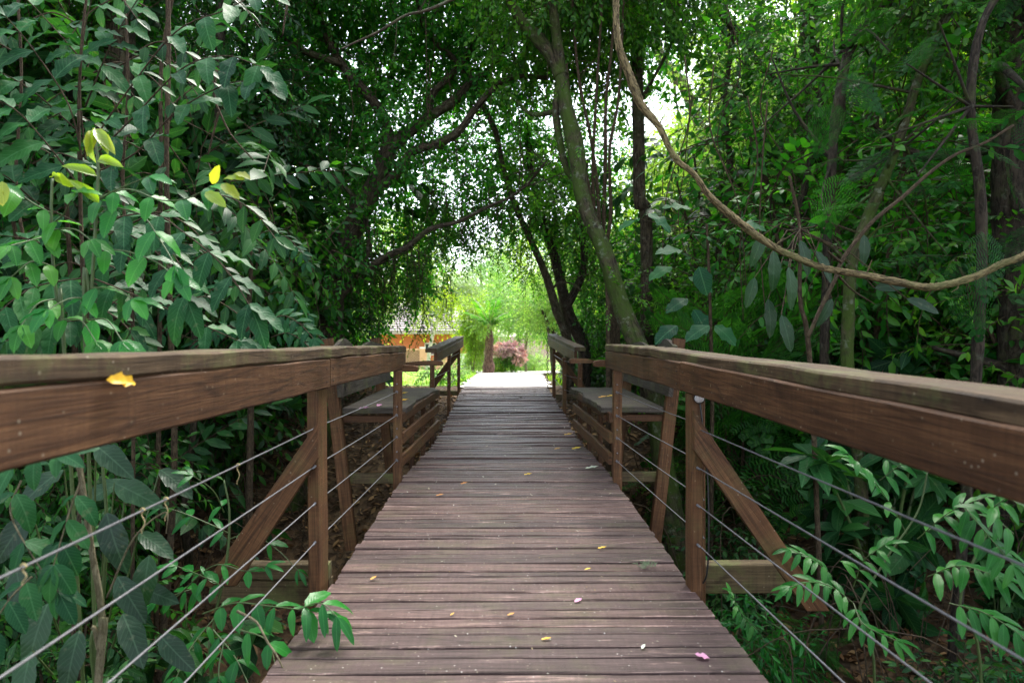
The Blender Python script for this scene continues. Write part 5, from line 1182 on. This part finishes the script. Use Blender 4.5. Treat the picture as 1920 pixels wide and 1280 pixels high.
plant('narrow_leaf_shrub', 'bright glossy narrow leaved shoots crossing the near right cables', 'shrub', fr, [([root(s0[0])] + s0, [.006, .0045, .003]), ([root(s1[0])] + s1, [.006, .0045, .003])], LF_LANCE, M_GSTEM)
# large dark drooping leaves below the liana, ferny dark boughs top right, pale lobed leaves near the mossy trunk
fr = []
for (a, b, da, db, Y, ln) in [(1450, 470, 8, 90, 4.3, .27), (1478, 500, 20, 95, 4.2, .28), (1440, 560, 15, 90, 4.3, .26), (1500, 450, 30, 80, 4.4, .25), (1620, 440, 5, 80, 4.5, .22), (1430, 440, -25, 80, 4.5, .24), (1465, 590, 25, 70, 4.1, .24), (1640, 540, 60, -10, 4.4, .24), (1700, 560, 60, 20, 4.3, .22), (1530, 470, 40, 60, 4.4, .24), (1415, 520, -20, 80, 4.5, .22), (1560, 560, -30, 70, 4.5, .22)]:
    p = at(a, b, Y); q = at(a + da, b + db, Y - .06); fr.append((leaf_tpl(1, .36, 9, .2, .2, .1).moved(frame1(q - p, V3(.2, -.9, .3) + rng.normal(0, .2, 3)), p, ln), tube([at(1500, 430, 4.6), (p + at(1500, 430, 4.6)) / 2 + V3(0, 0, .06), p], [.005, .003], 5, False)))
s0 = px([(1520, 700), (1500, 560), (1500, 430), (1480, 330)], 4.7)
plant('large_leaf_plant', 'plant with long dark hanging leaves just below the liana', 'plant', fr, [([root(s0[0])] + s0, [.02, .015, .01])], LF_SHADE, BK_TWIG)
lob = [leaf_tpl(1, .62, 7, .12, .25, .22)]
fr = []
for (a, b, da, db) in [(1280, 470, -60, -8), (1300, 440, 60, 10), (1330, 440, 60, -20), (1260, 500, -60, 20), (1310, 500, 20, 60), (1290, 560, -50, 20), (1300, 580, 30, 40), (1330, 610, -60, 25), (1340, 610, 30, 20), (1290, 520, 60, 20), (1200, 410, -40, 10), (1215, 400, 40, 20), (1240, 390, 50, -10), (1380, 420, 60, 0), (1270, 610, -50, 30)]:
    Y = rng.uniform(5.2, 5.8); p = at(a, b, Y); q = at(a + da, b + db, Y - .1); fr.append((lob[0].moved(frame1(q - p, V3(0, -.35, .9) + rng.normal(0, .2, 3)), p, .25), tube([at(1325, b + 30, 5.9), p], [.004, .003], 5, False)))
s0 = px([(1335, 760), (1332, 600), (1328, 480), (1325, 420)], 5.9)
plant('large_leaf_plant', 'plant with broad pale blue green leaves right of the mossy trunk', 'plant', fr, [([root(s0[0])] + s0, [.02, .015, .01])], LF_BLUE, BK_TWIG)
fr = []
for _ in range(64):
    a, b = rng.uniform(1560, 1990), rng.uniform(-60, 600); Y = rng.uniform(3.6, 5.2)
    if b > 430 and a < 1760: continue
    if abs(b - np.interp(a, [k_[0] for k_ in kp], [k_[1] for k_ in kp])) < 40 and Y < 3.9: Y = 4.4
    f = SP_FEA[rng.integers(2)]; d = V3(rng.normal(-.5, .6), rng.normal(0, .4), rng.normal(-.15, .3)); fr.append(f.moved(frame1(d, V3(0, -.25, 1) + rng.normal(0, .25, 3)), at(a, b, Y), rng.uniform(.25, .45)))
s0 = px([(1830, 700), (1840, 400), (1820, 200), (1840, 50), (1900, -50)], 4.4)
t = thing('feathery_tree', 'small tree with dark feathery fronds at the upper right corner', 'tree', down(s0[0], 0)); obj('crown', fr, [LF_FERND, BK_TWIG], t)
obj('trunk', [tube(spline([root(s0[0])] + s0, 8), [.035, .03, .02], 8, False, .08)] + [tube([s0[2], at(a, b, 4.2)], [.012, .005], 5, False) for a, b in ((1700, 120), (1650, 260), (1720, 330), (1900, 200), (1760, 40))], BK_DARK, t)
# vines hanging in the right thicket and thin upright saplings
for _ in range(16):
    a = rng.uniform(1180, 1900); Y = rng.uniform(5.5, 9); b = rng.uniform(-40, 200); p = px([(a, b), (a + rng.normal(0, 15), b + 120), (a + rng.normal(0, 25), b + 260), (a + rng.normal(0, 35), b + 420)], Y)
    tag(obj('bare_vine', limb(p, [.008, .006, .004], 5, .06), BK_TWIG), 'thin bare vine dangling in the right hand thicket', 'vine', 'thin bare vines in the right thicket')
for _ in range(12):
    a = rng.uniform(640, 1130); Y = rng.uniform(7.5, 9.5); b = rng.uniform(-40, 160); p = px([(a, b), (a + rng.normal(0, 8), b + 80), (a + rng.normal(0, 14), b + 170), (a + rng.normal(0, 18), b + 260)], Y)
    tag(obj('bare_vine', limb(p, [.006, .005, .003], 5, .06), BK_TWIG), 'thin bare vine dangling from the canopy over the bridge', 'vine', 'thin bare vines over the bridge')

# ------------------------------------------------------------------ the garden beyond the bridge
rng = np.random.default_rng(5)
def clump(name, lab, cat, c, r, n, tpl, LM, size, stem=True, group=None, SM=None, parts=4):
    c = V3(*c); gz = float(ground_z(c[0], c[1])); t = thing(name, lab, cat, (c[0], c[1], gz), group); SM = SM or BK_PALE
    cl = [(c + rng.normal(0, .45, 3) * np.asarray(r) * (1, 1, .6), np.asarray(r) * rng.uniform(.45, .7)) for _ in range(parts)] + [(c, np.asarray(r) * .7)]
    obj('foliage', crown(cl, n, tpl, size=size), [LM, SM], t)
    if stem: obj('stem', [tube(spline([V3(c[0], c[1], gz - .1), V3(c[0] + rng.normal(0, .1), c[1], (gz + c[2]) / 2), cc], 4), [.05 * np.mean(r), .02 * np.mean(r)], 6, False) for cc, _ in cl[:3]], SM, t)
    return t
gz = lambda x, y: float(ground_z(x, y))
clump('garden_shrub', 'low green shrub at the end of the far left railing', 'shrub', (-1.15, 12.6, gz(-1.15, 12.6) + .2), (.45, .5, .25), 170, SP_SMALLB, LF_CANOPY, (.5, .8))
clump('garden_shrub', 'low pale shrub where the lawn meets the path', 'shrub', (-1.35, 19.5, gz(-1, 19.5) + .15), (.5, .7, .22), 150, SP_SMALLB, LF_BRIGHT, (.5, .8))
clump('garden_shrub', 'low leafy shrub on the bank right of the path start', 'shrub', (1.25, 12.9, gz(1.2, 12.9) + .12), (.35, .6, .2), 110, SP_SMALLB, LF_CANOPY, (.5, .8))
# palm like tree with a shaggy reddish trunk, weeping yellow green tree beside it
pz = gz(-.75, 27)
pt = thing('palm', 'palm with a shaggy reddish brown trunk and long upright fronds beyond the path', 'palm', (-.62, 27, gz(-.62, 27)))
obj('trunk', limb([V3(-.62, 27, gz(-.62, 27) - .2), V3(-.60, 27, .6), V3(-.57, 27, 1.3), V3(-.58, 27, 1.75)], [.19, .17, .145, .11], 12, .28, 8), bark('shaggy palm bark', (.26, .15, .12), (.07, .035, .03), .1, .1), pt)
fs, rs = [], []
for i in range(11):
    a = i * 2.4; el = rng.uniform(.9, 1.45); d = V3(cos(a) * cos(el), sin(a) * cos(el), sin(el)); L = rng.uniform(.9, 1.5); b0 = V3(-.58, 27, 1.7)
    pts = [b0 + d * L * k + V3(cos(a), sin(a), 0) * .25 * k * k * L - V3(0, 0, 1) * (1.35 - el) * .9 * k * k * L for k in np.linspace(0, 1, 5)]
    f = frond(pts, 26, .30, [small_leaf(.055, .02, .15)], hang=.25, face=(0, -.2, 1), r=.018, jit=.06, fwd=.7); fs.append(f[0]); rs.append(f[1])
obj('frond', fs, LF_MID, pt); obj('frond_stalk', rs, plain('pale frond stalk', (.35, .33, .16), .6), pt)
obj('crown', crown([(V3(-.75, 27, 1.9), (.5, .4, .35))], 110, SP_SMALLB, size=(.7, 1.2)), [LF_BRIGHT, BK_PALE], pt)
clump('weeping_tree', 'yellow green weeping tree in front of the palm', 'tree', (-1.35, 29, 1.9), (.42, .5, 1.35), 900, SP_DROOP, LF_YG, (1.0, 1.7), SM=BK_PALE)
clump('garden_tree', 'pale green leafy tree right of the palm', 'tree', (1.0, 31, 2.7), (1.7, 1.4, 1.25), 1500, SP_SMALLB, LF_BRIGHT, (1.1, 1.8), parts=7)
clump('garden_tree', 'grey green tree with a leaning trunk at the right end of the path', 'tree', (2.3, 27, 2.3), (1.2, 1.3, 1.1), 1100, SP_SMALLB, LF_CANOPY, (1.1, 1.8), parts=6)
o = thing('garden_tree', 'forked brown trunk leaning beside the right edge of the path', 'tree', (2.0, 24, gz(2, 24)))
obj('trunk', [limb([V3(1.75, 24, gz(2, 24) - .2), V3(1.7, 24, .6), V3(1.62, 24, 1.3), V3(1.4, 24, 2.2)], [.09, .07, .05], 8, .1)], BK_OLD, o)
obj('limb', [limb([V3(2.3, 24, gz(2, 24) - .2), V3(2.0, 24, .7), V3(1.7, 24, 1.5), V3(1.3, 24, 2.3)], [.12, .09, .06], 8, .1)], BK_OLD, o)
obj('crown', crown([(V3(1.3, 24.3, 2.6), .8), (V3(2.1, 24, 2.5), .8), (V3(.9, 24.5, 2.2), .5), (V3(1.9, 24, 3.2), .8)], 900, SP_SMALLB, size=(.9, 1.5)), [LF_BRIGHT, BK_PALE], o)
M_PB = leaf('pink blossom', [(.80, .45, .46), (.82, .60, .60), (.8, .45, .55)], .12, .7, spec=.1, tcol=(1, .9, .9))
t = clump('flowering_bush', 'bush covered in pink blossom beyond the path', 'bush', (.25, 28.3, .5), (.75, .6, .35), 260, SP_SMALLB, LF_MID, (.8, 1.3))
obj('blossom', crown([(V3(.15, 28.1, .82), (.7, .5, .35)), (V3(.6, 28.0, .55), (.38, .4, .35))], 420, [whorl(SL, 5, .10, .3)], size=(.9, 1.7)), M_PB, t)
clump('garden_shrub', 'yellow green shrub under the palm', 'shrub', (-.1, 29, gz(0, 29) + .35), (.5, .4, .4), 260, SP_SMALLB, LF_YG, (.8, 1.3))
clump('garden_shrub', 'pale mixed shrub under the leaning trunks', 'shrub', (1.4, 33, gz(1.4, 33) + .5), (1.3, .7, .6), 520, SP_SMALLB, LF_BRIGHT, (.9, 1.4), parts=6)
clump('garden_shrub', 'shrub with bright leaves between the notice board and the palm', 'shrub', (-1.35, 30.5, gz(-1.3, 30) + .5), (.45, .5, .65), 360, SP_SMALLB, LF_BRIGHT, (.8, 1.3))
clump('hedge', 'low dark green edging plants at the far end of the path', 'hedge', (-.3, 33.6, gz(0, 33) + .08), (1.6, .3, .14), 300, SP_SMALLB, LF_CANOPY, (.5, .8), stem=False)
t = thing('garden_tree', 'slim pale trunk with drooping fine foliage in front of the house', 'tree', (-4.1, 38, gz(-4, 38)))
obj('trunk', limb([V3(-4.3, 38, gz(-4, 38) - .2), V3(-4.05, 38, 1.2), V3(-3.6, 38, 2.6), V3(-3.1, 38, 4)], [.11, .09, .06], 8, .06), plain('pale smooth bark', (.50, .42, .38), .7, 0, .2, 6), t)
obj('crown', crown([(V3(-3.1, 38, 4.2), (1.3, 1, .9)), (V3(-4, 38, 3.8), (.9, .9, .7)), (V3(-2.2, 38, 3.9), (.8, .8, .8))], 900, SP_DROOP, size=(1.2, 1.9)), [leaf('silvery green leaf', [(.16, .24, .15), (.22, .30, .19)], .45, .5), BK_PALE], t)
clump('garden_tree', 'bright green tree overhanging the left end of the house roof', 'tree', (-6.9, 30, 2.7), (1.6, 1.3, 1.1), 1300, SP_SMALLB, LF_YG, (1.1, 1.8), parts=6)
# trees far behind the garden
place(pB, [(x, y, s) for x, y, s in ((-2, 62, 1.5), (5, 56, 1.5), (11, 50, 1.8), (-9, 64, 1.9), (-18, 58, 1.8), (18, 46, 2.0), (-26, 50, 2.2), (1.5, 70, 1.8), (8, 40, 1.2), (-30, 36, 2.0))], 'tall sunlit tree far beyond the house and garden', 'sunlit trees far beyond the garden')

for o in bpy.data.objects:
    if 'w' in o: del o['w']
    if 'used' in o: del o['used']
